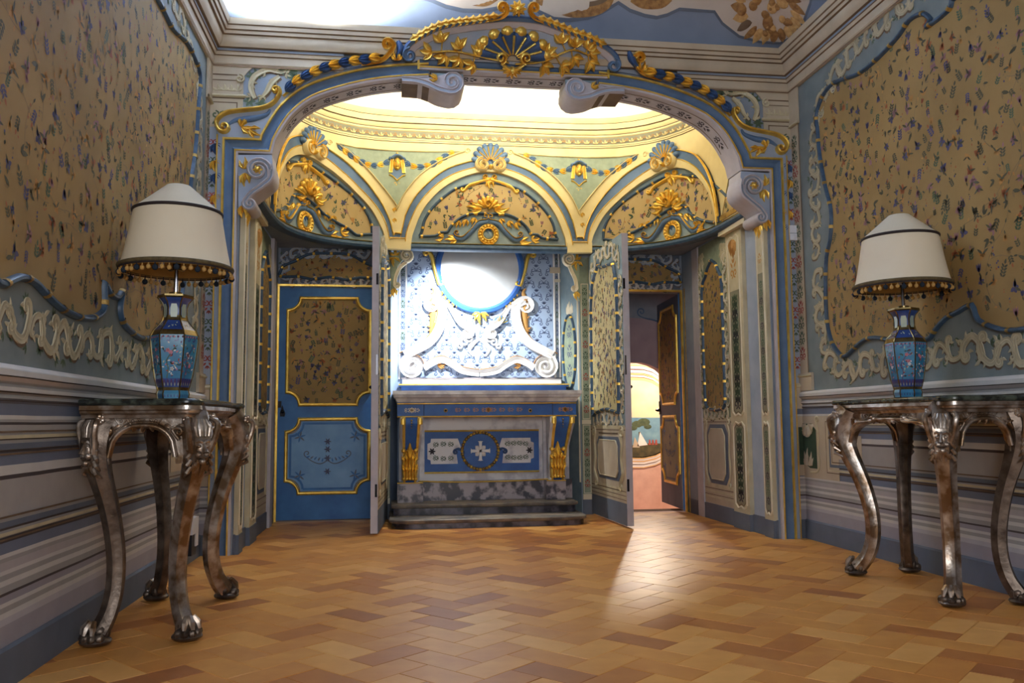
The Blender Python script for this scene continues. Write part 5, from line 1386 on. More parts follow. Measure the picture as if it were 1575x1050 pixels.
c = SB.uv(770, 498); shell(g, SB, (c[0], c[1]), .08, PI*.4, 'blue', 'gold', .02, .01, n=6, spread=2.2, rim=False)
b.build('white_scrollwork', ni); g.build('ochre_foliage', ni)
# round mirror
c = SB.uv(738, 414); R_ = .5*(SB.uv(798, 414)[0]-SB.uv(677.6, 414)[0]); 
mr = empty('round_mirror', (c[0], NY, c[1]), 'large round pale mirror in a blue ring frame above the altar', 'mirror')
SMr = Plane((0, -.004, 0), (1, 0, 0), (0, 0, 1), (0, -1, 0))
b = B(); b.plate(SMr, vol(0, 0, R_*1.0, R_*1.0, 0, 1, 72)[:-1], 0, .014, 'mirror_glass'); b.build('glass', mr)
b = B(); b.prof(SMr, vol(0, 0, R_, R_, 0, -1, 72)[:-1], [(-.004, .01, 'blue_altar'), (.0, .03, 'blue_altar'), (.02, .04, 'blue_altar'), (.05, .034, 'blue_altar'), (.06, .0, 'blue_altar')], closed=True); fr = b.build('ring_frame', mr)
for f in ((lambda q: q), (lambda q: [(-u, v) for u, v in q])):
    g = B(); a2 = scroll([(-R_*1.30, R_*.42), (-R_*1.22, R_*.30), (-R_*1.16, R_*.02), (-R_*1.05, -R_*.38)], (.03, 1, 1), (.03, 1, 1)); g.stroke(SMr, f(a2), taper(len(a2), .02, .045, .02), .03, 'gold', .02); g.build('gilt_scroll', mr); g = B()
    for k in range(4): acanthus(g, SMr, f([(R_*1.1*math.cos(math.radians(-34-k*7)), R_*1.1*math.sin(math.radians(-34-k*7)))])[0], .05, math.radians(-125), 'gold', .02, .02, n=3)
    g.build('gilt_leaf_run', mr)
    g = B()
    for k in range(6): g.knob(SMr, f([(-R_*1.24, R_*(.62+.055*k))])[0], .018, .03, 'gold', .0, n=8)
    g.build('gilt_beads', mr, kind='stuff')
g = B(); acanthus(g, SMr, (0, -R_*1.12), .12, -PI/2, 'gold', .03, .02, n=5, spread=2.4); g.build('gilt_leaf', mr)
# oval on the right side of the niche
b = B(); r, gb = B(), B()
cu_ = SNR.uv(882, 540); eu = abs(SNR.uv(873, 540)[0]-SNR.uv(892, 540)[0])/2; ev = abs(SNR.uv(882, 484)[1]-SNR.uv(882, 598)[1])/2; eu = min(eu, ln/2-.05)
ov = [(ln/2+eu*math.cos(t*PI/16), cu_[1]+ev*math.sin(t*PI/16)) for t in range(32)]
b.plate(SNR, ov, 0, .006, 'sage'); arabesque(b, SNR, [(ln/2, cu_[1]-ev*.8), (ln/2, cu_[1]+ev*.8)], .12, 'slate', 3, .008); rope(r, gb, SNR, ov+[ov[0]], .022, .02, .004, every=.13); acanthus(b, SNR, (ln/2, cu_[1]+ev+.0), .14, PI/2, 'cream', .012, .0, n=5, spread=1.2)
b.stroke(SNR, [(.02, .3), (.02, 2.5)], .02, .012, 'cream'); b.build('oval_panel', ni); r = r.build('rope_moulding', ni); gb.build('gilt_band', r, kind='stuff')
# volute brackets in the upper corners of the opening
for m_, (q0, q1, rr) in enumerate((((625, 393), [(616, 406), (609, 416), (606, 428), (606, 437)], .065), ((875, 399), [(882, 411), (890, 420), (895, 432), (895, 440)], .065))):
    S = YP(YD-.05); b = B(); c = S.uv(*q0); sd = 1 if m_ == 0 else -1
    xi, xo = (NX0, c[0]+.04) if m_ == 0 else (NX1, c[0]-.04)
    top = 2.47
    b.plate(S, [(xi, top), (c[0], top), (c[0]+sd*.0, c[1]), (xi+sd*.06, c[1]-.10), (xi+sd*.03, c[1]-.34), (xi, c[1]-.40)], -.05, .0, 'sage')
    b.stroke(S, vol(c[0], c[1], rr, .010, -PI/2 if m_ == 0 else -PI/2, 2.2*sd, 18), .022, .035, 'cream', .0)
    t = cr([(c[0], c[1]-rr), (xi+sd*.08, c[1]-.12), (xi+sd*.045, c[1]-.20), (xi+sd*.035, c[1]-.28)], 4); t += curl(t[-2], t[-1], .022, 1.2, sd); b.stroke(S, t, .034, .03, 'cream', 0, kind='cup')
    acanthus(b, S, (xi+sd*.03, c[1]+.0), .08, PI/2, 'gold', .02, 0, n=3); acanthus(b, S, (xi+sd*.025, c[1]-.02), .09, -PI/2, 'gold', .02, 0, n=3); acanthus(b, S, (xi+sd*.03, c[1]-.31), .09, -PI/2, 'gold', .02, 0, n=3, spread=.6)
    b.build('volute_bracket', ni)

# ------------------------------------------------------------------ altar
def rounded(x0, x1, yf, yb, r=.18, n=5):
    out = [(x0, yb)]
    for i in range(n+1): a = PI+PI/2*i/n; out.append((x0+r+r*math.cos(a), yf+r*.7+r*.7*math.sin(a)))
    for i in range(n+1): a = 1.5*PI+PI/2*i/n; out.append((x1-r+r*math.cos(a), yf+r*.7+r*.7*math.sin(a)))
    out.append((x1, yb)); return out
def step(b, pts, z0, z1, m_s, m_t, nose=.02):
    n = len(pts); c = (sum(p[0] for p in pts)/n, sum(p[1] for p in pts)/n+.2)
    def off(d): return [(x+(x-c[0])/max(.3, abs(x-c[0]))*d*(1 if abs(x-c[0]) > .5 else abs(x-c[0])), y-(d if y < pts[0][1]-.01 else 0)) for x, y in pts]
    rows = [(off(-nose), z0), (off(-nose), z1-.035), (off(-nose*.3), z1-.03), (off(0), z1-.02), (off(0), z1-.006), (off(-.008), z1)]
    base = len(b.v)
    for q, z in rows: b.v += [(x, y, z) for x, y in q]
    for i in range(len(rows)-1):
        for k in range(n-1): b.f.append((base+i*n+k, base+i*n+k+1, base+(i+1)*n+k+1, base+(i+1)*n+k)); b.m.append(b.mi(m_s if i < 1 else m_t))
    b.add([(x, y, z1) for x, y in rows[-1][0]], tessellate_polygon([[Vector((x, y, 0)) for x, y in rows[-1][0]]]), m_t)
st = empty('altar_steps', (.81, 7.8, 0), 'two dark marble steps with rounded corners in front of the altar', 'steps')
b = B(); step(b, [(x-.81, y-7.8) for x, y in rounded(-.025, 1.66, 7.10, 7.90)], .001, .078, 'marble_dark', 'marble_step'); b.build('lower_step', st)
b = B(); step(b, [(x-.81, y-7.8) for x, y in rounded(-.01, 1.64, 7.42, 7.90, .06)], .079, .172, 'marble_dark', 'marble_step'); b.build('upper_step', st)
al = empty('altar', (.81, 7.9, .173), 'blue and white marble altar with gilt consoles and a radiant cross', 'altar')
def AP(y): return Plane((-.81, y-7.9, -.173), (1, 0, 0), (0, 0, 1), (0, -1, 0))
class Sh:
    """plane shifted into the altar's own frame but traced in room coordinates"""
    curved = False
    def __init__(s, y): s.r = YP(y); s.a = AP(y)
    def uv(s, x, y): return s.r.uv(x, y)
    def t(s, p): return s.r.t(p)
    def P(s, u, v, w=0): return s.a.P(u, v, w)
def abox(b, a, c, m): b.box((a[0]-.81, a[1]-7.9, a[2]-.173), (c[0]-.81, c[1]-7.9, c[2]-.173), m)
A0 = Sh(7.50); x0, x1 = A0.uv(604, 605)[0], A0.uv(896, 605)[0]; x0 = max(x0, NX0+.005); x1 = min(x1, 1.70)
# slab
b = B(); cp = [(x0, 8.24), (x0, 7.50), (x1, 7.50), (x1, 8.24)]; cp = [(a-.81, c-7.9) for a, c in cp]
b.sweep_h(cp, [(-.045, 1.056-.173, 'marble_white'), (-.035, 1.066-.173, 'marble_white'), (-.028, 1.09-.173, 'marble_white'), (-.012, 1.10-.173, 'marble_white'), (-.008, 1.12-.173, 'marble_white'), (0, 1.125-.173, 'marble_white'), (0, 1.158-.173, 'marble_white')])
b2 = B(); abox(b2, (x0+.03, 7.55, 1.07), (x1-.03, 8.24, 1.1585), 'marble_white'); b.v  # top body
o_ = len(b.v); b.v += b2.v; b.f += [tuple(i+o_ for i in f_) for f_ in b2.f]; b.m += [b.mi('marble_white')]*len(b2.f)
b.build('slab', al)
# gradine
b = B(); gz = SB.uv(740, 591)[1]
S = Sh(8.02); e0, e1 = S.uv(614, 590)[0], min(S.uv(876, 590)[0], 1.69); zt = S.uv(740, 591)[1]
abox(b, (e0+.02, 8.05, 1.158), (e1-.02, 8.24, zt-.01), 'blue_altar'); abox(b, (e0, 8.02, zt-.022), (e1, 8.24, zt-.006), 'blue_altar'); abox(b, (e0-.005, 8.012, zt-.006), (e1+.005, 8.03, zt+.006), 'gold'); abox(b, (e0, 8.03, zt-.006), (e1, 8.24, zt+.004), 'marble_white')
S2 = Sh(8.14); zt2 = S2.uv(740, 581)[1]; abox(b, (e0+.03, 8.14, zt+.006), (e1-.05, 8.24, zt2), 'white_paint'); abox(b, (e0+.02, 8.135, zt2-.008), (e1-.04, 8.24, zt2+.003), 'marble_red')
b.build('gradine', al)
# frieze with drawer
F_ = Sh(7.57); fz0, fz1 = 1.056, .925; g0, g1 = F_.uv(611, 625)[0], min(F_.uv(886, 625)[0], 1.68)
b = B(); abox(b, (g0, 7.57, fz1), (g1, 8.0, fz0), 'blue_altar'); b = b.build('frieze', al)
g = B(); 
for z in (fz0-.012, fz1+.004): g.stroke(F_, [(g0, z), (g1, z)], .014, .016, 'gold')
for xa_ in (F_.uv(652, 630)[0], F_.uv(850, 630)[0]): g.stroke(F_, [(xa_, fz1), (xa_, fz0)], .005, .004, 'ink')
for q0, q1 in ((619, 648), (697, 805), (856, 882)):
    a, c = F_.uv(q0, 630), F_.uv(q1, 630); z = (fz0+fz1)/2-.004
    arabesque(g, F_, [(a[0], z), (c[0], z)], .05, 'amber' if q0 > 620 else 'cream', 3, .003); mc = (a[0]+c[0])/2
    for k in range(8): g.dleaf(F_, (mc, z), k*.785, .028, .014, 'amber' if q0 > 620 else 'cream', .005)
g.build('gilt_ornament', b, kind='stuff')
d = B(); xa_, xb_ = F_.uv(653, 630)[0], F_.uv(849, 630)[0]; d.plate(F_, rect(xa_+.004, fz1+.016, xb_-.004, fz0-.024), 0, .002, 'blue_altar'); d = d.build('drawer', al)
for qx in (685.5, 815.5):
    k = B(); cc = F_.uv(qx, 631); k.knob(F_, cc, .018, .006, 'gold_old', .002); k.knob(F_, cc, .010, .03, 'iron', .004); k.build('knob', d)
# back of the altar: marble with the painted antependium
AN = Sh(7.82); n0, n1 = AN.uv(648, 690)[0], min(AN.uv(836, 690)[0], 1.6)
b = B(); abox(b, (g0+.02, 7.83, .34), (g1-.02, 8.0, .93), 'marble_white'); abox(b, (g0+.02, 7.82, .34), (g1-.02, 7.83, .93), 'marble_white')
for xx in (n0-.02, n1-.01): abox(b, (xx, 7.78, .34), (xx+.03, 7.83, .93), 'marble_white')
b = b.build('marble_body', al)
SA2 = Sh(7.82)
p = B(); a0 = SA2.uv(653, 663); a1 = SA2.uv(829, 724)
p.plate(SA2, rect(a0[0], a1[1], a1[0], a0[1]), 0, .012, 'blue_altar')
c = SA2.uv(738.5, 693); rr = SA2.uv(762.5, 693)[0]-c[0]
for z in (a0[1], a1[1]): p.stroke(SA2, [(a0[0], z), (a1[0], z)], .018, .018, 'gold', .006)
for sd, (xo, xi) in ((-1, (656, 704)), (1, (822, 772))):
    o0 = SA2.uv(xo, 693)[0]; i0 = SA2.uv(xi, 693)[0]; h_ = .115; k_ = .04*sd
    q = [(o0-k_*.2, c[1]+h_*.6), (o0-k_*.9, c[1]+h_*.7), (o0-k_, c[1]+h_), (i0, c[1]+h_), (i0-sd*-.0-.03*-sd*-1, c[1]+.03), (i0-.015*sd*-1, c[1]-.0), (i0, c[1]-h_), (o0-k_, c[1]-h_), (o0-k_*.9, c[1]-h_*.7), (o0-k_*.2, c[1]-h_*.6)]
    p.plate(SA2, q, .012, .014, 'marble_white')
    for s2 in (-1, 1): arabesque(p, SA2, [(o0-sd*.05, c[1]+s2*.055), ((o0+i0)/2-.0, c[1]+s2*.07), (i0+sd*.03, c[1]+s2*.06)], .06, 'olive', 2, .0155, step=.06)
    for k in range(6): p.dleaf(SA2, (o0-sd*.05, c[1]), k*1.05, .035, .016, 'ink', .016)
    a = scroll([(c[0]+sd*rr, c[1]-.02), (c[0]+sd*(rr+.05), c[1]+.02), (c[0]+sd*(rr+.09), c[1]+.01)], None, (.02, 1, -sd)); p.stroke(SA2, a, .022, .012, 'blue_deep', .012)
p = p.build('painted_front', al)
w_ = B(); w_.plate(SA2, vol(c[0], c[1], rr, rr, 0, 1, 40)[:-1], .012, .022, 'blue_altar')
for k in range(36): a = 2*PI*k/36; w_.knob(SA2, (c[0]+rr*1.16*math.cos(a), c[1]+rr*1.16*math.sin(a)), .017, .022, 'gold_old' if k % 3 else 'gold', .012, n=8)
w_.build('wreath_disc', p)
k = B(); R = rr*.60
for a in range(4):
    t = a*PI/2; d_ = Vector((math.cos(t), math.sin(t))); e = Vector((-d_.y, d_.x)); p0 = Vector(c)
    q = [p0+e*.010, p0+d_*R*.92+e*.014, p0+d_*R*1.0+e*.024, p0+d_*R*1.04, p0+d_*R*1.0-e*.024, p0+d_*R*.92-e*.014, p0-e*.010]
    k.plate(SA2, [tuple(x) for x in q], .022, .036, 'white_paint', 'gold'); 
    for s2 in range(5): t2 = t+PI/4+(s2-2)*.16; k.stroke(SA2, [tuple(p0+Vector((math.cos(t2), math.sin(t2)))*.02), tuple(p0+Vector((math.cos(t2), math.sin(t2)))*R*(.74-.07*abs(s2-2)))], [.006, .012], .010, 'white_paint', .022)
k.build('radiant_cross', p)
# consoles
C_ = Sh(7.56)
for nm, qa, qb, qc, qd in (('l', 615, 651, 618, 643), ('r', 846, 885, 848, 872)):
    ta, tb = C_.uv(qa, 650)[0], min(C_.uv(qb, 650)[0], 1.69); ba, bb_ = C_.uv(qc, 735)[0], C_.uv(qd, 735)[0]
    b = B(); S_ = [(.925, 7.55), (.90, 7.535), (.86, 7.535), (.82, 7.56), (.75, 7.60), (.66, 7.64), (.56, 7.66), (.46, 7.66), (.40, 7.645), (.36, 7.63), (.345, 7.62)]
    base = len(b.v); tw = (tb-ta)
    for z, yf in S_:
        t = (.925-z)/.58; xa_ = ta+(ba-ta)*t; xb_ = tb+(bb_-tb)*t
        for f_, y_ in ((0, yf+.02), (.10, yf), (.22, yf-.004), (.24, yf+.012), (.76, yf+.012), (.78, yf-.004), (.90, yf), (1.0, yf+.02)): b.v.append((xa_+(xb_-xa_)*f_-.81, y_-7.9, z-.173))
        b.v.append((xb_-.81, 7.84-7.9, z-.173)); b.v.insert(len(b.v)-9, (xa_-.81, 7.84-7.9, z-.173))
    mm = ['marble_white', 'marble_white', 'gold', 'gold', 'blue_altar', 'gold', 'gold', 'marble_white', 'marble_white']
    for i in range(len(S_)-1):
        for k in range(9): b.f.append((base+i*10+k, base+i*10+k+1, base+(i+1)*10+k+1, base+(i+1)*10+k)); b.m.append(b.mi(mm[k]))
    b = b.build('console', al)
    g = B(); Sc = Sh(7.63); cx = (ba+bb_)/2; hw_ = (bb_-ba)/2
    for k in range(5):
        xo = (k-2)/2*hw_*.75
        g.stroke(Sc, [(cx+xo*.9, .37), (cx+xo, .46), (cx+xo*.95, .56), (cx+xo*.5, .62)], [.03, .035, .034, .02], .045, 'gold', -.01)
        g.leaf(Sc, (cx+xo*.8, .54), (cx+xo*1.35, .62-.02*abs(k-2)+.05*(k == 2)), .05, .05, 'gold', .02, lobes=2)
        g.leaf(Sc, (cx+xo*.8, .44), (cx+xo*1.3, .51), .045, .05, 'gold', .02, lobes=2)
        g.knob(Sc, (cx+xo, .38), .018, .05, 'gold', .0)
    g.leaf(Sc, (cx, .55), (cx, .70), .07, .05, 'gold', .02, lobes=2)
    for sd in (-1, 1): g.knob(Sc, (cx+sd*.055, .63), .022, .04, 'gold', .02)
    g.build('gilt_acanthus', b, kind='stuff')
    k = B(); ct = (ta+tb)/2
    for j in range(4): k.knob(Sh(7.548), (ct, .895-j*.022), .010-.0015*j, .014, 'gold_old')
    for sd in (-1, 1): k.stroke(Sh(7.535), [(ct+sd*tw*.36, .915), (ct+sd*tw*.36, .86)], .045, .012, 'gold')
    k.build('gilt_bead', b, kind='stuff')
# marble plinth
b = B(); abox(b, (g0+.01, 7.74, .1735), (g1-.01, 8.0, .345), 'marble_red')
for qa, qb in ((611, 651), (842, 872)):
    a, c = C_.uv(qa, 760)[0], C_.uv(qb, 760)[0]; abox(b, (a, 7.60, .1735), (c, 7.76, .345), 'marble_red')
b = b.build('plinth', al)
g = B(); Sx = Sh(7.74); g.stroke(Sx, cr([(g0+.2, .35), (.5, .338), (.81, .336), (1.12, .338), (g1-.2, .35)], 4), .014, .014, 'gold', .0)
for qa, qb in ((611, 651), (842, 872)): a, c = C_.uv(qa, 760)[0], C_.uv(qb, 760)[0]; g.stroke(Sh(7.60), [(a, .345), (c, .345)], .012, .012, 'gold')
g.build('gilt_fillet', b)

# ------------------------------------------------------------------ the altar's two tall folding shutters, standing open
rop = [(919, 600), (918, 540), (918, 470), (922, 448), (924, 425), (928, 410), (935, 398), (941, 391), (944, 400), (950, 402), (953, 412)]
def shutter(hinge, near, out, label):
    d = Vector((near[0]-hinge[0], near[1]-hinge[1])); L = d.length; d.normalize(); nrm = Vector((-d.y, d.x)) if out < 0 else Vector((d.y, -d.x))
    root = empty('altar_shutter', (hinge[0], hinge[1], 0), label, 'shutter', group='altar shutters')
    S = Plane((0, 0, 0), (d.x, d.y, 0), (0, 0, 1), (nrm.x, nrm.y, 0))
    b = B(); b.plate(S, rect(0, .02, L, 2.455), -.055, 0, 'sage_grey', 'lilac'); b.plate(S, rect(0, .02, L, 2.455), -.055, -.055, 'blue'); b = b.build('leaf', root)
    p = B(); q = [(.13, .93), (.11, 1.0), (.11, 1.5), (.12, 1.95), (.15, 2.05), (.18, 2.16), (.26, 2.23), (.33, 2.27), (.38, 2.34), (.44, 2.27), (L-.26, 2.24), (L-.18, 2.16), (L-.14, 2.04), (L-.12, 1.9), (L-.12, 1.4), (L-.13, .99), (L-.2, .95), (L*.5, .985), (.22, .95)]
    q = cr(q, 3, closed=True); wallpaper(p, S, q, 71, .008, ground='wallpaper_shutter_lit', cell=.09, size=1.1); p = p.build('papered_panel', root)
    r, gb = B(), B(); rope(r, gb, S, q+[q[0]], .03, .024, .006, every=.15); r = r.build('rope_moulding', root); gb.build('gilt_band', r, kind='stuff')
    k = B(); 
    rocaille(k, S, [(.06, .95), (.06, 2.1)], .09, 3, m='ivory', m2='olive', w=.001); rocaille(k, S, [(L-.06, .95), (L-.06, 2.1)], .09, 4, m='ivory', m2='olive', w=.001)
    rocaille(k, S, [(.07, 2.2), (.2, 2.36), (L/2, 2.40), (L-.2, 2.36), (L-.07, 2.2)], .13, 5, m='ivory', m2='olive', w=.001); rocaille(k, S, [(.1, .90), (L-.1, .90)], .13, 6, m='ivory', m2='slate', w=.001)
    k.build('painted_scrollwork', root)
    p = B(); p.plate(S, rect(.0, .16, L, .825), 0, .003, 'taupe'); p.plate(S, rect(0, .02, L, .20), 0, .004, 'slate')
    for z, m2, wd in ((.825, 'ivory', .03), (.80, 'umber', .006), (.31, 'ivory', .02), (.295, 'umber', .006), (.28, 'ivory', .018), (.26, 'umber', .005), (.245, 'ivory', .015), (.225, 'umber', .005)): p.flat(S, [(0, z), (L, z)], wd, m2, .005)
    u0, u1, v0, v1 = .27, L-.2, .40, .71
    o8 = [(u0+.05, v0), (u1-.05, v0), (u1, v0+.05), (u1, v1-.05), (u1-.05, v1), (u0+.05, v1), (u0, v1-.05), (u0, v0+.05)]; c = ((u0+u1)/2, (v0+v1)/2)
    p.plate(S, [(c[0]+(a-c[0])*1.22, c[1]+(e-c[1])*1.2) for a, e in o8], .003, .006, 'slate'); p.plate(S, o8, .006, .014, 'taupe'); p.stroke(S, o8+[o8[0]], .01, .005, 'ivory', .013)
    for sd, uu in ((1, .14), (-1, L-.09)): p.stroke(S, scroll([(uu+sd*.03, .76), (uu, .68), (uu+sd*.02, .55), (uu-sd*.02, .44), (uu+sd*.06, .35)], (.045, 1.3, sd), (.03, 1.1, -sd)), .032, .012, 'ivory', .004, kind='cup')
    p.flat(S, [(u0, .77), (u1, .77)], .012, 'umber', .006)
    p.build('painted_dado', root)
    SE = Plane((d.x*L, d.y*L, 0), (nrm.x, nrm.y, 0), (0, 0, 1), (d.x, d.y, 0))
    for z0, z1 in ((1.98, 2.07), (.30, .40)):
        h = B(); h.plate(SE, rect(-.022, z0, -.004, z1), 0, .004, 'iron'); h.build('hinge', root)
    h = B(); h.plate(SE, rect(-.02, 1.26, -.006, 1.42), 0, .003, 'steel'); h.build('lock_plate', root)
    h = B(); c = (nrm.x*-.06+d.x*(L-.02), nrm.y*-.06+d.y*(L-.02)); h.ell((c[0], c[1], 1.16), (.016, .012, .014), 'iron'); h.build('door_knob', root)
shutter((-.045, 7.85), (-.112, 6.76), -1, 'left altar shutter standing open beside the blue door, mostly its pale edge seen')
shutter((1.865, 7.85), (1.905, 6.80), 1, 'right altar shutter standing open, its papered inner face turned to the altar')
# ------------------------------------------------------------------ console tables
def console_table():
    root = empty('console_table')
    H = .985
    half_ = [(0.0, -.53), (.35, -.53), (.39, -.545), (.43, -.54), (.46, -.505), (.465, -.46), (.45, -.41), (.45, -.30), (.465, -.15), (.47, 0)]
    out = half_+[(x, -y) for x, y in reversed(half_[:-1])]
    out = cr(out[1:-1], 3); out = [(0, -.53)]+out+[(0, .53)]
    # travel from wall at -y, round the front, to wall at +y: outward is to the right
    b = B(); b.sweep_h(out, [(-.02, H-.026, 'marble_green'), (.0, H-.026, 'marble_green'), (.006, H-.018, 'marble_green'), (.006, H-.010, 'marble_green'), (.0, H-.003, 'marble_green'), (-.006, H, 'marble_green')])
    b.add([(x*.988, y*.988, H-.0002) for x, y in out], tessellate_polygon([[Vector((x, y, 0)) for x, y in out]]), 'marble_green')
    b.add([(x*.95, y*.95, H-.026) for x, y in out], tessellate_polygon([[Vector((x, y, 0)) for x, y in out]]), 'marble_green')
    b.build('marble_top', root)
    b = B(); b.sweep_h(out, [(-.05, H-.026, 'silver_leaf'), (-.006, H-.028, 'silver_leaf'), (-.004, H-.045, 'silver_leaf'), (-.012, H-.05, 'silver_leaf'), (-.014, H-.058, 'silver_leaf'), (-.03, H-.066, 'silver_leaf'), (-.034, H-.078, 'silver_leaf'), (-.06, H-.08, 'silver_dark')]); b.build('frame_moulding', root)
    zt = H-.078
    # aprons: arched plates with carved diaper
    ap = empty('apron'); ap.parent = root
    def apron(p0, p1, n_out, zc, zl, sag):
        d = Vector((p1[0]-p0[0], p1[1]-p0[1], 0)); L = d.length; S = Plane((p0[0], p0[1], 0), d, (0, 0, 1), n_out)
        arc = []
        for i in range(21):
            t = i/20; u = .05+(L-.10)*t; k = abs(2*t-1); arc.append((u, zl+(zc-zl)*math.sqrt(max(0, 1-k**2.6))))
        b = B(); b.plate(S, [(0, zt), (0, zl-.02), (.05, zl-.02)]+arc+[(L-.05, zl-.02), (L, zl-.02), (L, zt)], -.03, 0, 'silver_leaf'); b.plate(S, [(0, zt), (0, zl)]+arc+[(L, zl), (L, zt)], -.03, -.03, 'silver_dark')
        b.stroke(S, [(u, v+.008) for u, v in arc], .024, .018, 'silver_leaf', 0); b.stroke(S, [(u*1.0, v+.026) for u, v in arc[2:-2]], .006, .010, 'silver_leaf', 0)
        n = int((L*.6)/.045)
        for i in range(n):
            u = L*.2+.045*i; b.stroke(S, [(u, zt-.004), (u+.022, zt-.036)], .006, .006, 'silver_leaf', 0); b.stroke(S, [(u+.045, zt-.004), (u+.022, zt-.036)], .006, .006, 'silver_leaf', 0); b.knob(S, (u+.022, zt-.012), .007, .006, 'silver_leaf', 0, n=6)
        for k in range(7): b.leaf(S, (L/2+(k-3)*.028, zc+.012), (L/2+(k-3)*.04, zc-.022+.004*abs(k-3)), .03, .022, 'silver_leaf', .0, lobes=1)
        for sd in (-1, 1):
            b.stroke(S, scroll([(L/2+sd*.14, zc-.004), (L/2+sd*(L*.33), zc-.012), (L/2+sd*(L*.40), zc-.05)], (.016, 1, -sd), None), [.02]*60 if False else .018, .02, 'silver_leaf', .004)
            acanthus(b, S, (L/2+sd*L*.37, zt-.03), .06, -PI/2+sd*.3, 'silver_leaf', .02, 0, n=4)
        b.build('carved_board', ap)
    apron((.05, -.465), (.41, -.465), (0, -1, 0), .868, .74, 0); apron((.41, .465), (.05, .465), (0, 1, 0), .868, .74, 0)
    apron((.42, -.44), (.42, .44), (1, 0, 0), .868, .74, 0)
    b = B(); b.box((.0, -.42, .86), (.03, .42, .93), 'silver_dark'); b.build('back_rail', root)
    # legs
    prof_l = [(.93, .0, .056), (.88, .028, .058), (.83, .046, .058), (.78, .050, .054), (.72, .036, .048), (.65, .008, .042), (.56, -.032, .038), (.46, -.066, .036), (.36, -.088, .035), (.27, -.094, .034), (.19, -.084, .034), (.12, -.058, .034), (.075, -.026, .036), (.045, .0, .038)]
    for (fx, fy, ox, oy, front) in ((.405, -.405, .62, -.78, 1), (.405, .405, .62, .78, 1), (.075, -.43, -.62, -.78, 0), (.075, .43, -.62, .78, 0)):
        o = Vector((ox, oy, 0)).normalized(); t = Vector((-o.y, o.x, 0)); base = Vector((fx, fy, 0))
        k_ = 1 if front else .75
        P_ = [(base+o*(d*k_))+Vector((0, 0, z)) for z, d, r in prof_l]
        pts = []; rr = []
        q = cr([tuple(p) for p in P_], 3); r2 = cr([(r*1.14, 0) for z, d, r in prof_l], 3)
        # 12-sided fluted section, ridge on the outer face
        sec = [1.12, .82, 1.0, .80, 1.08, .86, .9, .86, 1.08, .80, 1.0, .82]
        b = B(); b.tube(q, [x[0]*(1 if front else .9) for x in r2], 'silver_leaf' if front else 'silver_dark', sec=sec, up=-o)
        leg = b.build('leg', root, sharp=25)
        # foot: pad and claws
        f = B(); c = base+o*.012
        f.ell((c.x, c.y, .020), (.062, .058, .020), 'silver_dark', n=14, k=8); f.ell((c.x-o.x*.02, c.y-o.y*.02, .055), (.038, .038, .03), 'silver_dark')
        for a in (-1.3, -.65, 0, .65, 1.3):
            dd = o*math.cos(a)+t*math.sin(a); e = c+dd*.040; f.ell((e.x, e.y, .034), (.022, .020, .022), 'silver_dark', n=8, k=6, rot=math.atan2(dd.y, dd.x))
        for a in (-.5, .5):
            dd = o*math.cos(a)+t*math.sin(a); e = c-dd*.036; f.ell((e.x, e.y, .05), (.02, .02, .03), 'silver_dark', n=8, k=6)
        for a in (-.7, 0, .7):
            dd = o*math.cos(a)+t*math.sin(a); e = c+dd*.024; f.tube([tuple(e+Vector((0, 0, .10))), tuple(e+dd*.02+Vector((0, 0, .075))), tuple(e+dd*.028+Vector((0, 0, .05)))], [.010, .014, .008], 'silver_leaf', n=6)
        f.build('claw_foot', leg)
        if front or True:
            m = B(); s_ = 1.0 if front else .8
            def at(z, d, w): return base+o*(d*k_+.016)+t*w*s_+Vector((0, 0, z))
            # C scroll with hollow shell on the knee
            for sd in (-1, 1):
                pth = [at(.905, .055, sd*.05), at(.885, .085, sd*.066), at(.845, .088, sd*.060), at(.80, .078, sd*.05), at(.765, .07, sd*.036)]
                m.tube(cr([tuple(p) for p in pth], 4), .0125, 'silver_leaf', n=8)
                for j in range(5):
                    a = j*1.2; m.ell(tuple(at(.903+.012*math.sin(a), .055+.014*math.cos(a), sd*.058)), (.011, .011, .011), 'silver_leaf', n=7, k=5)
                m.ell(tuple(at(.80, .07, sd*.042)), (.016, .016, .024), 'silver_leaf', n=8, k=6)
                # cheeks, eyes, brows, curls of the mask
                m.ell(tuple(at(.757, .088, sd*.017)), (.016, .016, .016), 'silver_leaf', n=8, k=6); m.ell(tuple(at(.790, .092, sd*.017)), (.010, .010, .008), 'silver_leaf', n=8, k=6)
                m.tube([tuple(at(.806, .098, sd*.004)), tuple(at(.812, .096, sd*.018)), tuple(at(.803, .086, sd*.032))], [.006, .008, .004], 'silver_leaf', n=6)
                for j in range(4): m.tube([tuple(at(.79-.028*j, .07, sd*.038)), tuple(at(.775-.03*j, .066, sd*.052)), tuple(at(.755-.03*j, .06-.012*j, sd*.044))], [.008, .010, .004], 'silver_leaf', n=6)
                for j in range(3): m.tube([tuple(at(.735-.01*j, .076, sd*(.008+.010*j))), tuple(at(.705-.006*j, .066, sd*(.012+.010*j))), tuple(at(.665+.012*j, .040, sd*(.008+.008*j)))], [.010, .009, .003], 'silver_leaf', n=6)
            for j in range(5): m.tube([tuple(at(.90, .07, (j-2)*.010)), tuple(at(.868, .085, (j-2)*.016)), tuple(at(.83, .09, (j-2)*.012))], [.005, .009, .005], 'silver_leaf', n=6)
            m.ell(tuple(at(.78, .068, 0)), (.032, .032, .045), 'silver_leaf', n=12, k=8)
            m.tube([tuple(at(.800, .100, 0)), tuple(at(.782, .110, 0)), tuple(at(.764, .116, 0))], [.006, .008, .012], 'silver_leaf', n=7)
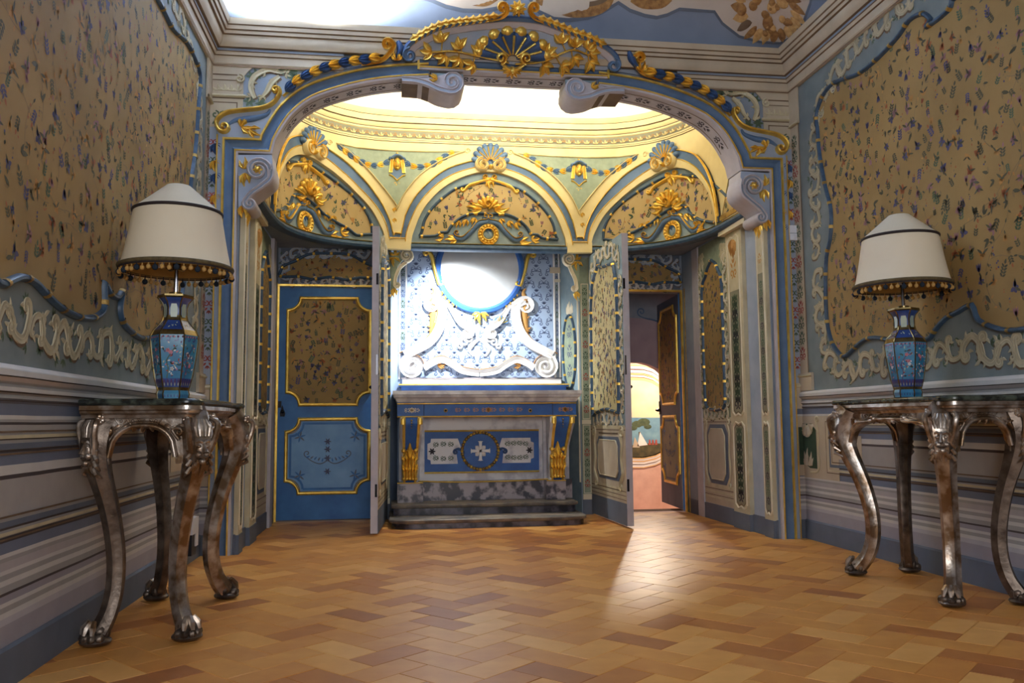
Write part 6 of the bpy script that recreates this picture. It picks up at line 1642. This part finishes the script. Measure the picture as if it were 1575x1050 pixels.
            m.tube([tuple(at(.748, .102, -.020)), tuple(at(.744, .108, 0)), tuple(at(.748, .102, .020))], [.004, .006, .004], 'silver_dark', n=6)
            m.ell(tuple(at(.728, .090, 0)), (.014, .014, .014), 'silver_leaf', n=8, k=6)
            m.build('carved_mask', leg)
    return root
ct = console_table(); ct.location = (XL+.045, 4.11, 0)
tag(ct, 'left carved console table with silvered legs and dark marble top', 'table', group='carved console tables')
c2 = copy_tree(ct); c2.location = (XR-.045, 4.13, 0); c2.rotation_euler = (0, 0, PI)
tag(c2, 'right carved console table with silvered legs and dark marble top', 'table', group='carved console tables')

# ------------------------------------------------------------------ table lamps
class Hex:
    """one face of the six-sided vase: u across (-1..1 of the half width), v = height"""
    curved = False
    def __init__(s, prof, k): s.pr = prof; s.k = k
    def P(s, u, v, w=0):
        pr = s.pr; i = 0
        while i < len(pr)-2 and pr[i+1][1] < v: i += 1
        f = (v-pr[i][1])/max(1e-6, pr[i+1][1]-pr[i][1]); r = pr[i][0]+(pr[i+1][0]-pr[i][0])*f
        a0, a1 = s.k*PI/3, (s.k+1)*PI/3; A = Vector((math.cos(a0)*r, math.sin(a0)*r, v)); C = Vector((math.cos(a1)*r, math.sin(a1)*r, v)); am = (a0+a1)/2
        return A.lerp(C, (u+1)/2)+Vector((math.cos(am), math.sin(am), 0))*w
def table_lamp(seed):
    root = empty('table_lamp'); R = random.Random(seed)
    pr = [(.060, .0), (.066, .004), (.070, .03), (.066, .045), (.070, .06), (.080, .10), (.090, .16), (.098, .22), (.103, .27), (.104, .30), (.092, .325), (.070, .35), (.056, .37), (.050, .395), (.050, .43), (.058, .455), (.074, .475), (.080, .482), (.080, .49), (.03, .49)]
    b = B()
    mats = ['brass', 'cloisonne', 'cloisonne', 'brass', 'cloisonne_navy']+['cloisonne']*3+['cloisonne', 'brass', 'cloisonne_navy', 'cloisonne_navy', 'brass', 'cloisonne_navy', 'cloisonne_navy', 'cloisonne_navy', 'brass', 'brass', 'brass']
    b.lathe(pr, 'cloisonne', n=6, mats=mats); body = b.build('vase', root, sharp=20)
    for k in range(6):
        S = Hex(pr, k); d = B(); dk = k % 2
        # gilt arris
        d2 = [S.P(-1, z, .001) for r, z in pr[:18]]; b = None
        d.tube([tuple(x) for x in d2], .0035, 'brass', n=6)
        sw = lambda z: 1
        def leafh(u, v, a, L, wd, m, w=.0015):
            r = .09; c, sn = math.cos(a), math.sin(a); kx = 1/.05
            q = [(0, 0), (.3, -.5), (.7, -.38), (1, 0), (.7, .38), (.3, .5)]
            d.add([S.P(max(-.96, min(.96, u+(c*x*L-sn*y*wd)*kx)), v+sn*x*L+c*y*wd, w) for x, y in q], [(0, 1, 2, 3, 4, 5)], m)
        # lower lappets
        for j in range(5):
            u = -.8+.4*j; leafh(u, .062, PI/2, .038, .015, 'violet'); leafh(u, .064, PI/2, .018, .006, 'cloisonne_pale', .002)
            leafh(u, .012, PI/2, .016, .007, 'cloisonne_navy')
            leafh(u+.1, .305-.02, PI/2, .012, .009, 'violet')
        # upper collar
        for j in range(6): u = -.85+.34*j; leafh(u, .272, 0 if j % 2 else PI/2, .020, .008, 'cloisonne_navy'); leafh(u, .285, 1, .012, .006, 'pink')
        # tree with blossom
        pts = [(-.5, .10), (-.3, .14), (-.45, .18), (-.1, .21), (.2, .235), (.5, .25)]; q = cr(pts, 3)
        for (u0, v0_), (u1, v1_) in zip(q, q[1:]): d.add([S.P(u0-.05, v0_, .0018), S.P(u0+.05, v0_, .0018), S.P(u1+.04, v1_, .0018), S.P(u1-.04, v1_, .0018)], [(0, 1, 2, 3)], 'violet' if dk else 'olive')
        for j in range(44):
            u, v = R.uniform(-.8, .8), R.uniform(.11, .262); leafh(u, v, R.uniform(0, 6.28), R.uniform(.010, .018), .007, R.choice(['pink', 'green_deep', 'cloisonne_pale', 'violet', 'white_paint', 'green_deep', 'red_paint']))
        for j in range(3):
            u, v = R.uniform(-.5, .5), R.uniform(.13, .24)
            for a in range(5): leafh(u, v, a*1.257, .011, .009, 'pink' if j else 'white_paint', .0022)
        # neck cartouche
        d.add([S.P(x, y, .002) for x, y in ((-.5, .385), (-.62, .40), (-.62, .43), (-.4, .447), (.4, .447), (.62, .43), (.62, .40), (.5, .385))], [tuple(range(8))], 'cloisonne_pale')
        for a in range(4): leafh(0, .416, a*1.57+.6, .014, .008, 'violet', .003)
        for j in range(5): leafh(R.uniform(-.8, .8), R.uniform(.335, .36), R.uniform(0, 6), .012, .006, 'cloisonne_pale')
        d.build('enamel_decoration', body)
    st = B(); st.tube([(0, 0, .48), (0, 0, .62)], .009, 'steel', n=10); st.tube([(0, 0, .49), (0, 0, .505)], .03, 'brass', n=16); st.tube([(0, 0, .62), (0, 0, .70)], .018, 'brass', n=12)
    st = st.build('stem', root)
    for sd in (-1, 1):
        bb = B(); bb.tube([(0, 0, .615), (sd*.03, 0, .61), (sd*.045, .0, .625)], .006, 'brass', n=6); bb.tube([(sd*.045, 0, .622), (sd*.05, 0, .655)], .013, 'pom_gold', n=10); bb.ell((sd*.052, 0, .69), (.022, .022, .034), 'white_paint'); bb.build('bulb', st)
    hh = B(); hh.tube([(0, 0, .70), (0, .0, .96), (0, 0, .985)], .004, 'brass', n=6)
    for a in range(3): hh.tube([(0, 0, .965), (.055*math.cos(a*2.09), .055*math.sin(a*2.09), .975)], .003, 'brass', n=5)
    hh.build('shade_holder', st)
    tg = B(); tg.box((-.075, -.03, .615), (-.05, -.028, .655), 'plastic'); tg.tube([(-.06, -.029, .655), (-.03, -.01, .68)], .0015, 'plastic', n=5); tg.build('paper_tag', st)
    sh = B(); zb, zs = .615, .885
    pr2 = [(.250, zb), (.240, zb+.03), (.227, zb+.09), (.216, zb+.15), (.206, zb+.21), (.197, zb+.265), (.195, zs)]
    sh.lathe(pr2, 'shade_silk', n=72); sh.lathe([(r-.004, z) for r, z in pr2], 'shade_lining', n=72)
    sh = sh.build('lamp_shade', root, sharp=60)
    pt = B(); n = 120
    pt.lathe([(.197, zs+.002), (.160, zs+.034), (.122, zs+.068), (.085, zs+.101), (.054, zs+.129), (.050, zs+.131)], 'shade_silk', n=n, flute=.022); pt.lathe([(.050, zs+.131), (.0, zs+.129)], 'shade_silk', n=24); pt.build('pleated_top', sh, sharp=80)
    def ring(r, z, t, m, nm, n=72):
        q = B(); q.lathe([(r+t*math.cos(a), z+t*1.3*math.sin(a)) for a in [2*PI*i/8 for i in range(9)]], m, n=n); q.build(nm, sh)
    ring(.198, zs, .006, 'trim_dark', 'dark_braid'); ring(.252, zb+.004, .007, 'trim_olive', 'olive_braid'); ring(.250, zb-.008, .004, 'trim_dark', 'lower_braid')
    fr = B(); fr.lathe([(.251, zb-.004), (.248, zb-.014), (.246, zb-.004)], 'shade_lining', n=72); fr.build('fringe', sh)
    gm = B(); gm.ell((0, 0, 0), (.0105, .0105, .012), 'pom_gold', n=8, k=6); gm.tube([(0, 0, .01), (0, 0, .03)], .003, 'pom_gold', n=5); g0 = gm.build('pompom', sh)
    dm = B(); dm.ell((0, 0, 0), (.013, .013, .014), 'pom_dark', n=8, k=6); dm.tube([(0, 0, .01), (0, 0, .03)], .003, 'pom_dark', n=5); d0 = dm.build('pompom', sh)
    N_ = 52
    for i in range(N_):
        a = 2*PI*i/N_; src = d0 if i % 3 == 1 else g0
        o = src if (i == 0 or i == 1) else src.copy()
        if o is not src: COL.objects.link(o)
        o.location = (.248*math.cos(a), .248*math.sin(a), zb-.030-(.004 if i % 2 else 0))
    return root
l1 = table_lamp(3); l1.location = (-1.01, 4.10, .990); l1.rotation_euler = (0, 0, .12)
tag(l1, 'table lamp with turquoise enamel vase and cream shade on the left console', 'lamp', group='enamel vase lamps')
l2 = copy_tree(l1); l2.location = (2.79, 4.27, .990); l2.rotation_euler = (0, 0, .42)
tag(l2, 'table lamp with turquoise enamel vase and cream shade on the right console', 'lamp', group='enamel vase lamps')

# ------------------------------------------------------------------ small white sensor on the right painted pilaster
b = B(); c = SA.uv(1217, 360); S = SA
b.plate(S, rect(c[0]-.030, c[1]-.055, c[0]+.032, c[1]+.06), .008, .040, 'plastic'); b.plate(S, rect(c[0]-.030, c[1]-.003, c[0]+.032, c[1]+.001), .040, .0405, 'grey_blue'); b.knob(S, (c[0], c[1]-.03), .018, .008, 'plastic', .04, n=16)
b.build('motion_sensor', None, 'small white box sensor fixed high on the right painted pilaster', 'sensor')
